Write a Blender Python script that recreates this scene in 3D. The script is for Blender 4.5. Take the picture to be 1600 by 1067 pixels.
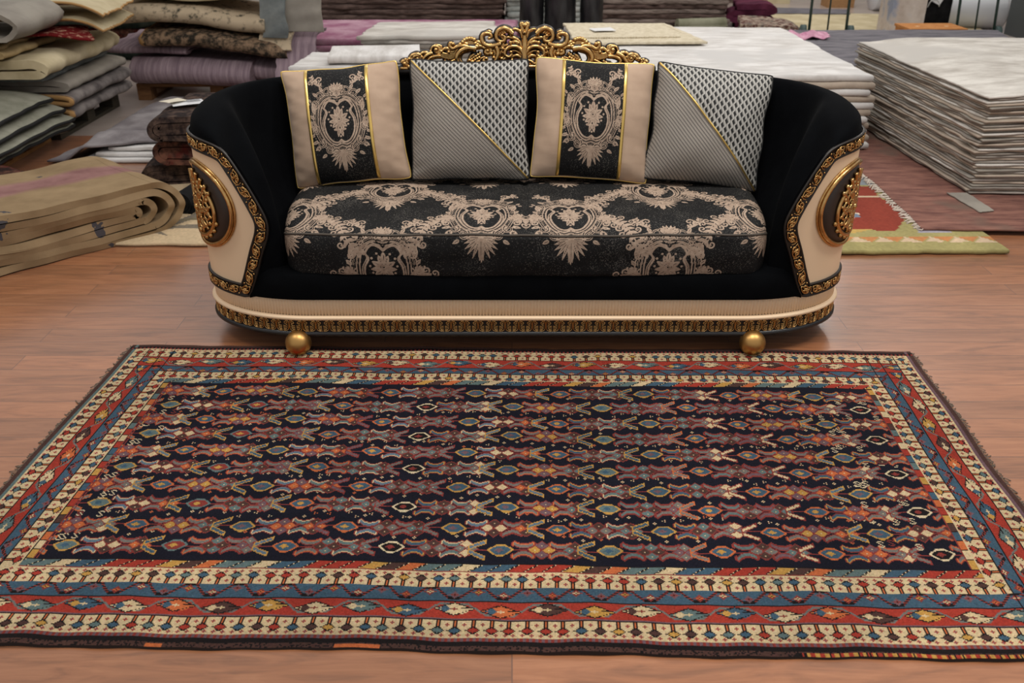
import bpy, math, random
import numpy as np
from mathutils import Vector
random.seed(7); rng = np.random.default_rng(7)
for o in list(bpy.data.objects): bpy.data.objects.remove(o, do_unlink=True)
scene = bpy.context.scene
COL = scene.collection
pi = math.pi

# ------------------------------------------------------------------ camera, world, lights, exposure
cam_d = bpy.data.cameras.new('camera'); cam = bpy.data.objects.new('camera', cam_d); COL.objects.link(cam)
cam.location = (0, 0, 1.5); cam.rotation_euler = (math.radians(63), 0, 0)
cam_d.sensor_width = 36; cam_d.lens = 32.0; cam_d.clip_start = .05; cam_d.clip_end = 100
cam_d.dof.use_dof = True; cam_d.dof.focus_distance = 2.95; cam_d.dof.aperture_fstop = 4.5
scene.camera = cam
world = bpy.data.worlds.new('hall_ambient'); scene.world = world; world.use_nodes = True
world.node_tree.nodes['Background'].inputs[0].default_value = (1.0, .975, .955, 1)
world.node_tree.nodes['Background'].inputs[1].default_value = .56
def area(name, loc, sx, sy, power, col=(1, .95, .89), rot=(0, 0, 0)):
    d = bpy.data.lights.new(name, 'AREA'); d.shape = 'RECTANGLE'; d.size = sx; d.size_y = sy
    d.energy = power; d.color = col
    o = bpy.data.objects.new(name, d); COL.objects.link(o); o.location = loc; o.rotation_euler = rot
    return o
for (x, y, p) in [(-2.2, 2.5, 30), (.3, 2.4, 64), (2.6, 2.5, 60), (-2.6, 7.6, 18), (.4, 7.6, 34), (3.2, 7.6, 40), (3.6, 11.5, 60), (-1.5, 11.5, 30)]:
    area('ceiling_light', (x, y, 3.9), 1.3, .5, p)
vs = scene.view_settings
scene.display_settings.display_device = 'sRGB'
vs.view_transform = 'Standard'; vs.look = 'None'; vs.gamma = 1; vs.use_curve_mapping = False
vs.exposure = 0.0

# ------------------------------------------------------------------ helpers
def lin(c):
    c = np.asarray(c, float) / 255.
    return np.where(c <= .04045, c / 12.92, ((c + .055) / 1.055) ** 2.4)
def L4(r, g, b): v = lin((r, g, b)); return (float(v[0]), float(v[1]), float(v[2]), 1)

def make_mesh(name, V, Q, mat, parent=None, smooth=True, tris=None):
    V = np.asarray(V, np.float32).reshape(-1, 3); Q = np.asarray(Q, np.int32).reshape(-1, 4)
    me = bpy.data.meshes.new(name)
    nt = 0 if tris is None else len(tris)
    me.vertices.add(len(V)); me.vertices.foreach_set('co', V.ravel())
    nl = len(Q) * 4 + nt * 3
    me.loops.add(nl); me.polygons.add(len(Q) + nt)
    li = Q.ravel(); ls = np.arange(len(Q), dtype=np.int32) * 4
    if nt:
        T = np.asarray(tris, np.int32); li = np.concatenate([li, T.ravel()])
        ls = np.concatenate([ls, len(Q) * 4 + np.arange(nt, dtype=np.int32) * 3])
    me.loops.foreach_set('vertex_index', li.astype(np.int32)); me.polygons.foreach_set('loop_start', ls)
    me.update(calc_edges=True); me.validate()
    me.polygons.foreach_set('use_smooth', np.full(len(me.polygons), smooth))
    if mat: me.materials.append(mat)
    o = bpy.data.objects.new(name, me); COL.objects.link(o)
    if parent: o.parent = parent
    return o
def gq(nu, nv, wu=False, wv=False):
    """quads of a nu x nv vertex grid (u slow)"""
    iu = np.arange(nu if wu else nu - 1); iv = np.arange(nv if wv else nv - 1)
    U, Vv = np.meshgrid(iu, iv, indexing='ij'); U2 = (U + 1) % nu; V2 = (Vv + 1) % nv
    return np.stack([U * nv + Vv, U2 * nv + Vv, U2 * nv + V2, U * nv + V2], -1).reshape(-1, 4)
class Bag:
    def __init__(s): s.V = []; s.Q = []; s.n = 0
    def add(s, V, Q):
        V = np.array(V, float).reshape(-1, 3); s.V.append(V); s.Q.append(np.asarray(Q, int) + s.n); s.n += len(V)
    def box(s, c, d, rz=0, rx=0):
        c = np.asarray(c, float); d = np.asarray(d, float) / 2
        P = np.array([[x, y, z] for x in (-1, 1) for y in (-1, 1) for z in (-1, 1)]) * d
        if rx: k, m = math.cos(rx), math.sin(rx); P = P @ np.array([[1, 0, 0], [0, k, m], [0, -m, k]])
        if rz: k, m = math.cos(rz), math.sin(rz); P = P @ np.array([[k, m, 0], [-m, k, 0], [0, 0, 1]])
        s.add(P + c, [[0, 1, 3, 2], [4, 6, 7, 5], [0, 4, 5, 1], [2, 3, 7, 6], [0, 2, 6, 4], [1, 5, 7, 3]])
    def tube(s, P, r, seg=6, closed=False, squash=None):
        P = np.asarray(P, float); n = len(P); r = np.broadcast_to(np.asarray(r, float), (n,)).copy()
        if closed: T = np.roll(P, -1, 0) - np.roll(P, 1, 0)
        else: T = np.gradient(P, axis=0)
        T /= np.linalg.norm(T, axis=1)[:, None] + 1e-12
        ref = np.array([0, 0, 1.]) if abs(T[0][2]) < .9 else np.array([1., 0, 0])
        N = np.zeros_like(P); v = ref - T[0] * (ref @ T[0]); N[0] = v / np.linalg.norm(v)
        for i in range(1, n):
            v = N[i - 1] - T[i] * (N[i - 1] @ T[i]); N[i] = v / (np.linalg.norm(v) + 1e-12)
        B = np.cross(T, N)
        a = np.arange(seg) * 2 * pi / seg
        R = P[:, None] + r[:, None, None] * (np.cos(a)[None, :, None] * N[:, None] + np.sin(a)[None, :, None] * B[:, None])
        if not closed:
            R = np.concatenate([np.repeat(P[:1, None], seg, 1), R, np.repeat(P[-1:, None], seg, 1)], 0)
        s.add(R, gq(len(R), seg, closed, True))
    def ball(s, c, r, nu=10, nv=14):
        r = np.broadcast_to(np.asarray(r, float), (3,))
        a = np.linspace(0, pi, nu)[:, None]; b = np.arange(nv)[None] * 2 * pi / nv
        P = np.stack([np.sin(a) * np.cos(b) * r[0], np.sin(a) * np.sin(b) * r[1], np.cos(a) * r[2] + 0 * b], -1)
        s.add(P + np.asarray(c, float), gq(nu, nv, False, True))
    def build(s, name, mat, parent=None, smooth=True):
        return make_mesh(name, np.concatenate(s.V), np.concatenate(s.Q), mat, parent, smooth)
def cr(P, n=40, closed=False):
    """Catmull-Rom resample of control points, evenly by parameter"""
    P = np.asarray(P, float); m = len(P)
    if closed: E = np.concatenate([P[-1:], P, P[:2]]); k = m
    else: E = np.concatenate([2 * P[:1] - P[1:2], P, 2 * P[-1:] - P[-2:-1]]); k = m - 1
    t = np.linspace(0, k, n, endpoint=not closed); i = np.minimum(t.astype(int), k - 1); f = (t - i)[:, None]
    a, b, c, d = E[i], E[i + 1], E[i + 2], E[i + 3]
    return .5 * (2 * b + (c - a) * f + (2 * a - 5 * b + 4 * c - d) * f ** 2 + (3 * b - a - 3 * c + d) * f ** 3)
def resamp(P, n):
    P = np.asarray(P, float); d = np.concatenate([[0], np.cumsum(np.linalg.norm(np.diff(P, axis=0), axis=1))])
    t = np.linspace(0, d[-1], n); return np.stack([np.interp(t, d, P[:, k]) for k in range(P.shape[1])], 1)
def wob(x, y, f=1., seed=0):
    """cheap smooth noise in [-1,1]"""
    r = np.random.default_rng(seed); out = 0
    for k in range(5):
        a, b, p = r.uniform(-1, 1), r.uniform(-1, 1), r.uniform(0, 7)
        out = out + np.sin((a * x + b * y) * f * (1.2 + k) * 2 + p)
    return out / 3.5
def empty(name, loc, label=None, cat=None, group=None, rz=0):
    o = bpy.data.objects.new(name, None); COL.objects.link(o); o.location = loc; o.rotation_euler = (0, 0, rz)
    o.empty_display_size = .1
    if label: tag(o, label, cat, group)
    return o
def tag(o, label, cat, group=None):
    o['label'] = label; o['category'] = cat
    if group: o['group'] = group
    return o
def children_of(o): return [c for c in bpy.data.objects if c.parent == o]
def copy_thing(o, label, group=None):
    c = o.copy(); COL.objects.link(c); c['label'] = label
    if group: c['group'] = group
    for ch in children_of(o):
        d = ch.copy(); COL.objects.link(d); d.parent = c
        for g in children_of(ch):
            e = g.copy(); COL.objects.link(e); e.parent = d
    return c

# ------------------------------------------------------------------ materials
class NT:
    def __init__(s, name, rough=.6, spec=.3, metal=0, color=None, sheen=0):
        s.m = bpy.data.materials.new(name); s.m.use_nodes = True; s.t = s.m.node_tree
        s.b = s.t.nodes['Principled BSDF']
        s.b.inputs['Roughness'].default_value = rough; s.b.inputs['Specular IOR Level'].default_value = spec
        s.b.inputs['Metallic'].default_value = metal
        if color: s.b.inputs['Base Color'].default_value = color
        if sheen: s.b.inputs['Sheen Weight'].default_value = sheen; s.b.inputs['Sheen Roughness'].default_value = .35
    def n(s, typ, **kw):
        x = s.t.nodes.new(typ)
        for k, v in kw.items():
            if k in x.inputs: x.inputs[k].default_value = v
            else: setattr(x, k, v)
        return x
    def l(s, a, b): s.t.links.new(a, b)
    def coord(s, scale=(1, 1, 1), rot=(0, 0, 0), kind='Object'):
        tc = s.n('ShaderNodeTexCoord'); mp = s.n('ShaderNodeMapping')
        mp.inputs['Scale'].default_value = scale; mp.inputs['Rotation'].default_value = rot
        s.l(tc.outputs[kind], mp.inputs[0]); return mp.outputs[0]
    def noise(s, vec, scale=5, detail=4, rough=.55, dist=0):
        x = s.n('ShaderNodeTexNoise'); x.inputs['Scale'].default_value = scale; x.inputs['Detail'].default_value = detail
        x.inputs['Roughness'].default_value = rough; x.inputs['Distortion'].default_value = dist
        s.l(vec, x.inputs['Vector']); return x.outputs[0]
    def ramp(s, fac, stops, interp='LINEAR'):
        x = s.n('ShaderNodeValToRGB'); e = x.color_ramp.elements; x.color_ramp.interpolation = interp
        while len(e) < len(stops): e.new(.5)
        for k, (p, c) in enumerate(stops): e[k].position = p; e[k].color = c
        s.l(fac, x.inputs[0]); return x.outputs[0]
    def mix(s, fac, a, b, mode='MIX'):
        x = s.n('ShaderNodeMix', data_type='RGBA', blend_type=mode)
        for v, k in ((fac, 0), (a, 6), (b, 7)):
            if hasattr(v, 'is_linked'): s.l(v, x.inputs[k])
            else: x.inputs[k].default_value = v
        return x.outputs[2]
    def math(s, op, a, b=None, c=None):
        x = s.n('ShaderNodeMath', operation=op)
        for k, v in enumerate((a, b, c)):
            if v is None: continue
            if hasattr(v, 'is_linked'): s.l(v, x.inputs[k])
            else: x.inputs[k].default_value = v
        return x.outputs[0]
    def col(s, c): s.l(c, s.b.inputs['Base Color'])
    def bump(s, h, strength=.3, dist=.01):
        x = s.n('ShaderNodeBump'); x.inputs['Strength'].default_value = strength; x.inputs['Distance'].default_value = dist
        s.l(h, x.inputs['Height']); s.l(x.outputs[0], s.b.inputs['Normal'])

def plain(name, c, rough=.6, spec=.3, metal=0, sheen=0): return NT(name, rough, spec, metal, c, sheen).m
def mat_gold():
    n = NT('antique_gold', .24, .5, 1.0)
    v = n.noise(n.coord(), 60, 3)
    n.col(n.ramp(v, [(.3, (.48, .27, .095, 1)), (.7, (.68, .44, .18, 1))]))
    return n.m
GOLD = mat_gold()
SATIN = plain('satin_gold_leaf', (.50, .29, .10, 1), .40, .5, 1.0)
GOLDB = plain('bright_gold_braid', (.75, .52, .16, 1), .32, .5, .9)
DKBRONZE = plain('dark_bronze_ground', (.018, .013, .010, 1), .42, .4)
DKWOOD = plain('black_lacquer', (.012, .012, .013, 1), .28, .45)
BROWNPLATE = plain('dark_brown_plate', (.035, .024, .019, 1), .4, .4)
CREAM = plain('cream_lacquer', (.86, .645, .43, 1), .38, .4)
def mat_velvet():
    n = NT('black_velvet', .95, .03, 0, None, .012)
    v = n.noise(n.coord(), 9, 5); n.col(n.ramp(v, [(.3, (.0022, .0024, .0030, 1)), (.7, (.0034, .0038, .0046, 1))]))
    n.bump(n.noise(n.coord(), 300, 2), .2, .002)
    return n.m
VELVET = mat_velvet()
def mat_creamvelvet():
    n = NT('beige_velvet', .75, .2, 0, None, .25)
    v = n.noise(n.coord(), 14, 4); n.col(n.ramp(v, [(.3, (.40, .285, .205, 1)), (.7, (.46, .335, .245, 1))]))
    n.bump(n.noise(n.coord((1, 1, 4)), 4, 2), .35, .012)
    return n.m
BEIGE = mat_creamvelvet()
def mat_damask():
    n = NT('damask_weave', .75, .2)
    a = n.n('ShaderNodeAttribute', attribute_name='pattern')
    c = n.coord()
    fl = n.noise(c, 260, 2); fl2 = n.noise(c, 7, 3)
    flk = n.math('GREATER_THAN', n.math('ADD', fl, n.math('MULTIPLY', fl2, .35)), .79)
    dark = n.mix(flk, (.0075, .0075, .0078, 1), (.075, .07, .063, 1))
    lv = n.noise(c, 90, 2)
    lightc = n.ramp(lv, [(.3, (.30, .215, .16, 1)), (.7, (.44, .335, .255, 1))])
    f = n.ramp(a.outputs['Fac'], [(.42, (0, 0, 0, 1)), (.58, (1, 1, 1, 1))])
    n.col(n.mix(f, dark, lightc)); n.bump(n.math('ADD', n.math('MULTIPLY', a.outputs['Fac'], .6), n.noise(c, 420, 1)), .25, .002)
    return n.m
DAMASK = mat_damask()

def rug_mat(name, a, b, scale=6, detail=6, stretch=(1, 1, 1), lo=.38, hi=.62, c=None, rough=.9, bump=.3, weave=220):
    n = NT(name, rough, .1)
    v = n.coord(stretch); f = n.noise(v, scale, detail, .65)
    cc = n.ramp(f, [(lo, a), (hi, b)])
    if c is not None:
        g = n.noise(n.coord((1, 1, 1)), scale * .35, 3, .6)
        cc = n.mix(n.ramp(g, [(.52, (0, 0, 0, 1)), (.62, (1, 1, 1, 1))]), cc, c)
    n.col(cc); n.bump(n.noise(n.coord(), weave, 2), bump, .004)
    return n.m

# ------------------------------------------------------------------ floor
def mat_wood():
    n = NT('laminate_oak', .34, .3, 0, None, .16)
    n.b.inputs['Coat Weight'].default_value = 1.0; n.b.inputs['Coat Roughness'].default_value = .24
    co = n.coord()
    br = n.n('ShaderNodeTexBrick'); br.offset = .37; br.inputs['Scale'].default_value = 1
    br.inputs['Brick Width'].default_value = 1.25; br.inputs['Row Height'].default_value = .105
    br.inputs['Mortar Size'].default_value = .0017; br.inputs['Mortar Smooth'].default_value = .3
    br.inputs['Color1'].default_value = (.0, .0, .0, 1); br.inputs['Color2'].default_value = (1, 1, 1, 1); br.inputs['Mortar'].default_value = (.5, .5, .5, 1)
    n.l(co, br.inputs['Vector'])
    off = n.n('ShaderNodeVectorMath', operation='MULTIPLY_ADD')
    n.l(br.outputs['Color'], off.inputs[0]); off.inputs[1].default_value = (7, 3, 0)
    n.l(n.coord((1.3, 9, 1)), off.inputs[2])
    g = n.noise(off.outputs[0], 2.6, 8, .62, 1.2)
    g2 = n.noise(n.coord((3, 70, 1)), 3, 4, .6, .3)
    base = n.ramp(g, [(.34, (.17, .062, .023, 1)), (.5, (.31, .117, .046, 1)), (.68, (.40, .168, .074, 1))])
    base = n.mix(.35, base, n.ramp(g2, [(.3, (.23, .088, .035, 1)), (.7, (.40, .17, .078, 1))]))
    tone = n.ramp(br.outputs['Color'], [(0, (.80, .80, .80, 1)), (1, (1.12, 1.11, 1.10, 1))])
    base = n.mix(1., base, tone, 'MULTIPLY')
    base = n.mix(n.math('MULTIPLY', br.outputs['Fac'], .7), base, (.09, .045, .03, 1))
    # worn grey screed where the laminate ends at the back of the hall
    sx = n.n('ShaderNodeSeparateXYZ'); n.l(co, sx.inputs[0])
    back = n.math('GREATER_THAN', sx.outputs[1], 5.9)
    scr = n.ramp(n.noise(co, 3, 5), [(.3, (.36, .29, .25, 1)), (.7, (.47, .39, .34, 1))])
    n.col(n.mix(back, base, scr))
    rr = n.ramp(n.noise(n.coord((2, 12, 1)), 3, 4), [(.3, (.30, .30, .30, 1)), (.7, (.42, .42, .42, 1))])
    n.l(rr, n.b.inputs['Roughness'])
    n.bump(n.math('SUBTRACT', n.math('MULTIPLY', g2, .15), br.outputs['Fac']), .25, .002)
    return n.m
fx, fy = np.linspace(-9, 10, 20), np.linspace(-2, 18, 21)
FX, FY = np.meshgrid(fx, fy, indexing='ij')
fl = make_mesh('floor', np.stack([FX, FY, 0 * FX], -1), gq(20, 21), mat_wood(), None, False); fl['kind'] = 'structure'
wl = plain('painted_plaster', (.5, .46, .42, 1), .9, .2)
for nm, c, d in (('wall_back', (.5, 18.05, 2.1), (19, .1, 4.2)), ('wall_left', (-9.05, 8, 2.1), (.1, 20, 4.2)), ('wall_right', (10.05, 8, 2.1), (.1, 20, 4.2))):
    b = Bag(); b.box(c, d); o = b.build(nm, wl, None, False); o['kind'] = 'structure'

# ------------------------------------------------------------------ damask artwork (brocade cartouche), one unit = 1 mm
class Art:
    def __init__(s, w, h, k=1.0):
        s.k = k; s.w, s.h = w, h; s.a = np.zeros((int(h * k), int(w * k)), np.float32)
    def _reg(s, x0, y0, x1, y1):
        k = s.k; H, W = s.a.shape
        i0, i1 = max(0, int(y0 * k)), min(H, int(y1 * k) + 2); j0, j1 = max(0, int(x0 * k)), min(W, int(x1 * k) + 2)
        if i1 <= i0 or j1 <= j0: return None
        Y, X = np.mgrid[i0:i1, j0:j1]; return (slice(i0, i1), slice(j0, j1)), (X + .5) / k, (Y + .5) / k
    def stroke(s, P, r0, r1=None, v=1, n=None):
        P = np.asarray(P, float); r1 = r0 if r1 is None else r1
        ln = np.linalg.norm(np.diff(P, axis=0), axis=1).sum(); Q = resamp(P, max(4, int(ln / 1.2)))
        for i, (q, t) in enumerate(zip(Q, np.linspace(0, 1, len(Q)))):
            s.dot(q[0], q[1], r0 + (r1 - r0) * t, v)
    def dot(s, x, y, r, v=1):
        g = s._reg(x - r - 1, y - r - 1, x + r + 1, y + r + 1)
        if g is None: return
        sl, X, Y = g; c = np.clip((r - np.hypot(X - x, Y - y)) * s.k + .5, 0, 1)
        s.a[sl] = s.a[sl] * (1 - c) + v * c
    def leaf(s, x, y, ang, ln, w, v=1, vein=True):
        dx, dy = math.cos(ang), math.sin(ang); m = ln + 2
        g = s._reg(x - m, y - m, x + m, y + m)
        if g is None: return
        sl, X, Y = g; u = (X - x) * dx + (Y - y) * dy; t = -(X - x) * dy + (Y - y) * dx
        f = np.clip(u / ln, 0, 1); prof = w * np.sin(pi * f ** .75) ** .8
        c = np.clip((prof - abs(t)) * s.k + .3, 0, 1) * (u > 0) * (u < ln)
        s.a[sl] = s.a[sl] * (1 - c) + v * c
        if vein and w > 3:
            c = np.clip((1.1 - abs(t)) * s.k + .3, 0, 1) * (u > ln * .15) * (u < ln * .7); s.a[sl] = s.a[sl] * (1 - c) + (1 - v) * c
    def ell(s, x, y, rx, ry, v=1):
        g = s._reg(x - rx - 1, y - ry - 1, x + rx + 1, y + ry + 1)
        if g is None: return
        sl, X, Y = g; d = np.hypot((X - x) / rx, (Y - y) / ry); c = np.clip((1 - d) * min(rx, ry) * s.k + .5, 0, 1)
        s.a[sl] = s.a[sl] * (1 - c) + v * c
def spiral(cx, cy, r, a0, turns, n=26, decay=.18):
    t = np.linspace(0, 1, n); a = a0 + turns * 2 * pi * t; rr = r * (1 - (1 - decay) * t)
    return np.stack([cx + rr * np.cos(a), cy + rr * np.sin(a)], 1)
def rose(A, x, y, r):
    A.ell(x, y, r, r * .95)
    for k in range(5): A.dot(x + r * .8 * math.cos(k * 1.257 + .3), y + r * .8 * math.sin(k * 1.257 + .3), r * .5)
    for rr, v in ((.85, 0), (.5, 0)): A.stroke(spiral(x, y, r * rr, 1 + rr * 3, .8, 20, .7), .75, .75, v)
    A.dot(x, y, r * .2, 0)
def medallion():
    A = Art(270, 440, 1.0); cx = 135.
    def both(fn):
        fn(1); fn(-1)
    X = lambda sg, x: cx + sg * x
    # outer cartouche frame: thick band with inner dark lines and dotted mesh
    ring = cr([(0, -98), (42, -100), (78, -72), (92, -20), (90, 35), (66, 85), (30, 112), (0, 106)], 60)
    cy = 215.
    for sg in (1, -1):
        Pm = ring * [sg, 1] + [cx, cy]
        A.stroke(Pm, 17); 
    for sg in (1, -1):
        for kf, v, r in ((1.12, 0, 2.2), (.895, 0, 2.0), (1.0, 0, 1.7), (1.06, 0, 1.2)):
            A.stroke(ring * [sg * kf, kf] + [cx, cy], r, r, v)
        # mesh dots
        for q in resamp(ring, 62): 
            for kf in (.945, 1.03): A.dot(cx + sg * q[0] * kf, cy + q[1] * kf, 1.5, 0)
    A.ell(cx, cy + 4, 62, 86, 0)
    inner = cr([(0, -66), (14, -78), (38, -84), (58, -58), (48, -38), (62, -5), (60, 40), (40, 74), (16, 84), (0, 74)], 60)
    for sg in (1, -1):
        A.stroke(inner * [sg, 1] + [cx, cy + 2], 3.2); A.stroke(inner * [sg * 1.12, 1.1] + [cx, cy + 2], 1.6)
    # bouquet inside
    for sg in (1, -1):
        for (x, y, a, l, w) in [(4, -8, -1.2, 36, 9), (6, 0, -.55, 38, 10), (8, 8, .05, 36, 9), (6, 14, .65, 32, 9), (4, 20, 1.15, 32, 8), (0, -18, -1.5, 34, 8)]:
            A.leaf(cx + sg * x, cy + y - 8, a if sg > 0 else pi - a, l, w)
        for (x, y) in [(38, -30), (44, -2), (36, 24), (22, -46), (22, 42)]: A.dot(cx + sg * x, cy + y - 8, 4.2)
        A.leaf(cx + sg * 3, cy + 30, 1.35 if sg > 0 else pi - 1.35, 36, 7)
    rose(A, cx, cy - 6, 16); A.dot(cx, cy + 62, 4)
    for sg in (1, -1):
        Xs = lambda x: cx + sg * x
        S = lambda P: np.asarray(P) * [sg, 1] + [cx, 0]
        # C scrolls round the frame
        for (x, y, r, a0, tn) in [(40, 95, 20, 2.6, 1.2), (74, 108, 15, 3.3, 1.1), (98, 140, 14, 2.0, 1.2), (106, 245, 14, 4.4, -1.2), (88, 300, 15, 4.0, -1.2), (56, 326, 16, 3.9, -1.2), (30, 340, 13, 3.6, 1.1), (22, 78, 13, 3.0, -1.1)]:
            A.stroke(S(spiral(x, y, r + 3, a0, tn)), 5.2, 2.6); A.stroke(S(spiral(x, y, r + 3, a0, tn)), 1.8, 1.2, 0)
        # side flames and leaves
        for (x, y, a, l, w) in [(92, 160, -1.0, 34, 8), (100, 180, -1.3, 40, 8), (104, 200, -.8, 26, 7), (98, 225, .9, 30, 8), (60, 90, -1.15, 28, 7), (84, 108, -.7, 26, 7), (112, 262, .4, 20, 6), (100, 290, .25, 30, 7), (96, 310, .6, 26, 7), (70, 345, .5, 26, 7), (112, 130, -.9, 22, 5), (118, 138, -.3, 16, 5)]:
            A.leaf(Xs(x), y, a if sg > 0 else pi - a, l, w)
        rose(A, Xs(114), 222, 13); rose(A, Xs(102), 318, 8)
        for y in range(150, 300, 9): A.dot(Xs(121 - .004 * (y - 222) ** 2), y, 2)
        # crown fan on top
        for a, l in ((-1.45, 40), (-1.1, 40), (-.75, 36), (-.35, 30)): A.leaf(Xs(3), 92, a if sg > 0 else pi - a, l, 6.5)
        # big palmette below
        for a, l, w in ((1.52, 84, 6.2), (1.22, 80, 6.2), (.93, 74, 6.2), (.64, 66, 6.2), (.34, 58, 6), (.02, 48, 5.6)):
            A.leaf(Xs(2), 338, a if sg > 0 else pi - a, l, w)
        # sprigs up in the top corners
        sp = cr([(60, 66), (78, 56), (96, 38), (104, 14)], 20); A.stroke(S(sp), 1.8, 1.2)
        for k in range(2, 20, 3): 
            for d in (-1, 1): A.leaf(Xs(sp[k][0]), sp[k][1], (-1 + d * .9) if sg > 0 else pi - (-1 + d * .9), 15, 4, vein=False)
        A.stroke(S(spiral(70, 36, 15, .5, -1.1)), 3, 2); A.stroke(S(spiral(112, 48, 12, 2.5, 1.1)), 3, 2)
    rose(A, cx, 102, 12); A.leaf(cx, 336, pi / 2, 92, 9); A.dot(cx, 338, 8)
    for k in (-1, 1):
        A.stroke(cr([(cx + k * 22, 118), (cx + k * 10, 128), (cx, 134)], 10), 1.3, 1.3, 0)
    return A.a
MED = medallion()
def garland():
    """leafy garland from the right of one cartouche to the next one, 170 x 250 mm"""
    A = Art(175, 250)
    for P in (cr([(2, 10), (30, 40), (64, 52), (92, 84), (110, 128), (140, 170), (172, 196)], 60),):
        A.stroke(P, 2.2, 2)
        for k in range(3, 58, 4):
            d = P[k + 1] - P[k - 1]; a = math.atan2(d[1], d[0])
            for sgn in (-1, 1): 
                A.leaf(P[k][0], P[k][1], a + sgn * .95, 32 - (k % 8), 6.6, vein=False)
                q = P[k] + 27 * np.array([math.cos(a + sgn * 1.5), math.sin(a + sgn * 1.5)]); 
                if k % 8 == 3: A.stroke(spiral(q[0], q[1], 12, a, sgn * 1.1), 3.0, 1.8)
    return A.a
GAR = garland()
def samp(a, x, y):
    """bilinear sample, zero outside"""
    H, W = a.shape; x = x - .5; y = y - .5
    i, j = np.floor(y).astype(int), np.floor(x).astype(int); fy, fx = y - i, x - j
    def g(ii, jj):
        ok = (ii >= 0) & (ii < H) & (jj >= 0) & (jj < W); return np.where(ok, a[np.clip(ii, 0, H - 1), np.clip(jj, 0, W - 1)], 0)
    return (g(i, j) * (1 - fx) + g(i, j + 1) * fx) * (1 - fy) + (g(i + 1, j) * (1 - fx) + g(i + 1, j + 1) * fx) * fy
def set_attr(o, name, vals):
    at = o.data.attributes.new(name, 'FLOAT', 'POINT'); at.data.foreach_set('value', np.asarray(vals, np.float32).ravel())

# ------------------------------------------------------------------ sofa
Y0 = 3.25
SOFA = empty('sofa', (.047, Y0, 0), 'black velvet sofa with carved gold crest, cream side panels and a damask seat cushion', 'sofa')
def loc(P): P = np.array(P, float); P[..., 1] -= Y0; return P
YF, YB, WB = 2.856, 3.70, 1.15
def plan():
    pts = [(0, YF)]
    rx, ry = .40, .27
    for a in np.linspace(0, pi / 2, 60): pts.append((WB - rx + rx * math.sin(a), YF + ry - ry * math.cos(a)))
    rx, ry = .55, .50
    for a in np.linspace(0, pi / 2, 40): pts.append((WB - rx + rx * math.cos(a), YB - ry + ry * math.sin(a)))
    pts.append((0, YB)); return np.array(pts)
_pl = plan(); _d = np.concatenate([[0], np.cumsum(np.linalg.norm(np.diff(_pl, axis=0), axis=1))]); SMAX = _d[-1]
_ss = np.linspace(0, SMAX, 1500); _P = np.stack([np.interp(_ss, _d, _pl[:, k]) for k in (0, 1)], 1)
_T = np.gradient(_P, axis=0)
_kern = np.ones(41) / 41
_T = np.stack([np.convolve(np.pad(_T[:, k], 20, mode='edge'), _kern, 'valid') for k in (0, 1)], 1)
_T /= np.linalg.norm(_T, axis=1)[:, None]
_N = np.stack([_T[:, 1], -_T[:, 0]], 1)
def skin(s, z, off=0., side=1):
    """point on the outer sofa outline at arc length s (from front centre), height z, pushed out by off"""
    s = np.asarray(s, float); sg = np.where(s < 0, -1, 1) * side; s = np.abs(s); z = np.asarray(z, float)
    fl = off + 0 * z
    x = np.interp(s, _ss, _P[:, 0]) + np.interp(s, _ss, _N[:, 0]) * fl
    y = np.interp(s, _ss, _P[:, 1]) + np.interp(s, _ss, _N[:, 1]) * fl
    x, y, z = np.broadcast_arrays(x * sg, y, z)
    return np.stack([x, y, z], -1)
def s_of_x(x, z=.4):
    c = np.linspace(0, 1.35, 700); return float(c[np.argmin(abs(skin(c, np.full(700, z))[:, 0] - x))])

# base: black lip, carved band ground, cream lip, fluted frieze -- one lathe-like sweep each round the full outline
def sweep(name, prof, mat, n=700, s0=-SMAX, s1=SMAX, flute=None):
    s = np.linspace(s0, s1, n); rows = []
    for (off, z) in prof:
        o = np.full(n, off)
        if flute is not None and z in flute: o = o + .0022 * np.cos(s / .0112 * 2 * pi)
        rows.append(skin(s, np.full(n, z), o))
    V = loc(np.stack(rows, 1)); return make_mesh(name, V, gq(n, len(prof)), mat, SOFA)
sweep('black_lip', [(-.10, .072), (-.004, .066), (.008, .070), (.008, .080), (-.002, .084)], DKWOOD, 260)
sweep('band_ground', [(-.002, .084), (-.004, .105), (-.004, .128)], DKBRONZE, 260)
sweep('cream_lip', [(-.006, .128), (.005, .129), (.009, .133), (.009, .139), (.005, .143), (-.006, .144)], CREAM, 260)
fz = (.157, .158, .2, .21)
sweep('fluted_frieze', [(-.014, .143), (-.006, .145), (-.006, .212), (-.02, .222)], CREAM, 3400, flute=(.145, .212))
b = Bag(); 
P = skin(np.linspace(-SMAX, SMAX, 240), np.full(240, .074), np.full(240, -.06)); 
mid = P.copy(); mid[:, 0] *= .1; mid[:, 1] = Y0 + (mid[:, 1] - Y0) * .1
b.add(loc(np.stack([P, mid], 1)), gq(240, 2)); b.build('underside', DKWOOD, SOFA)
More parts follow.
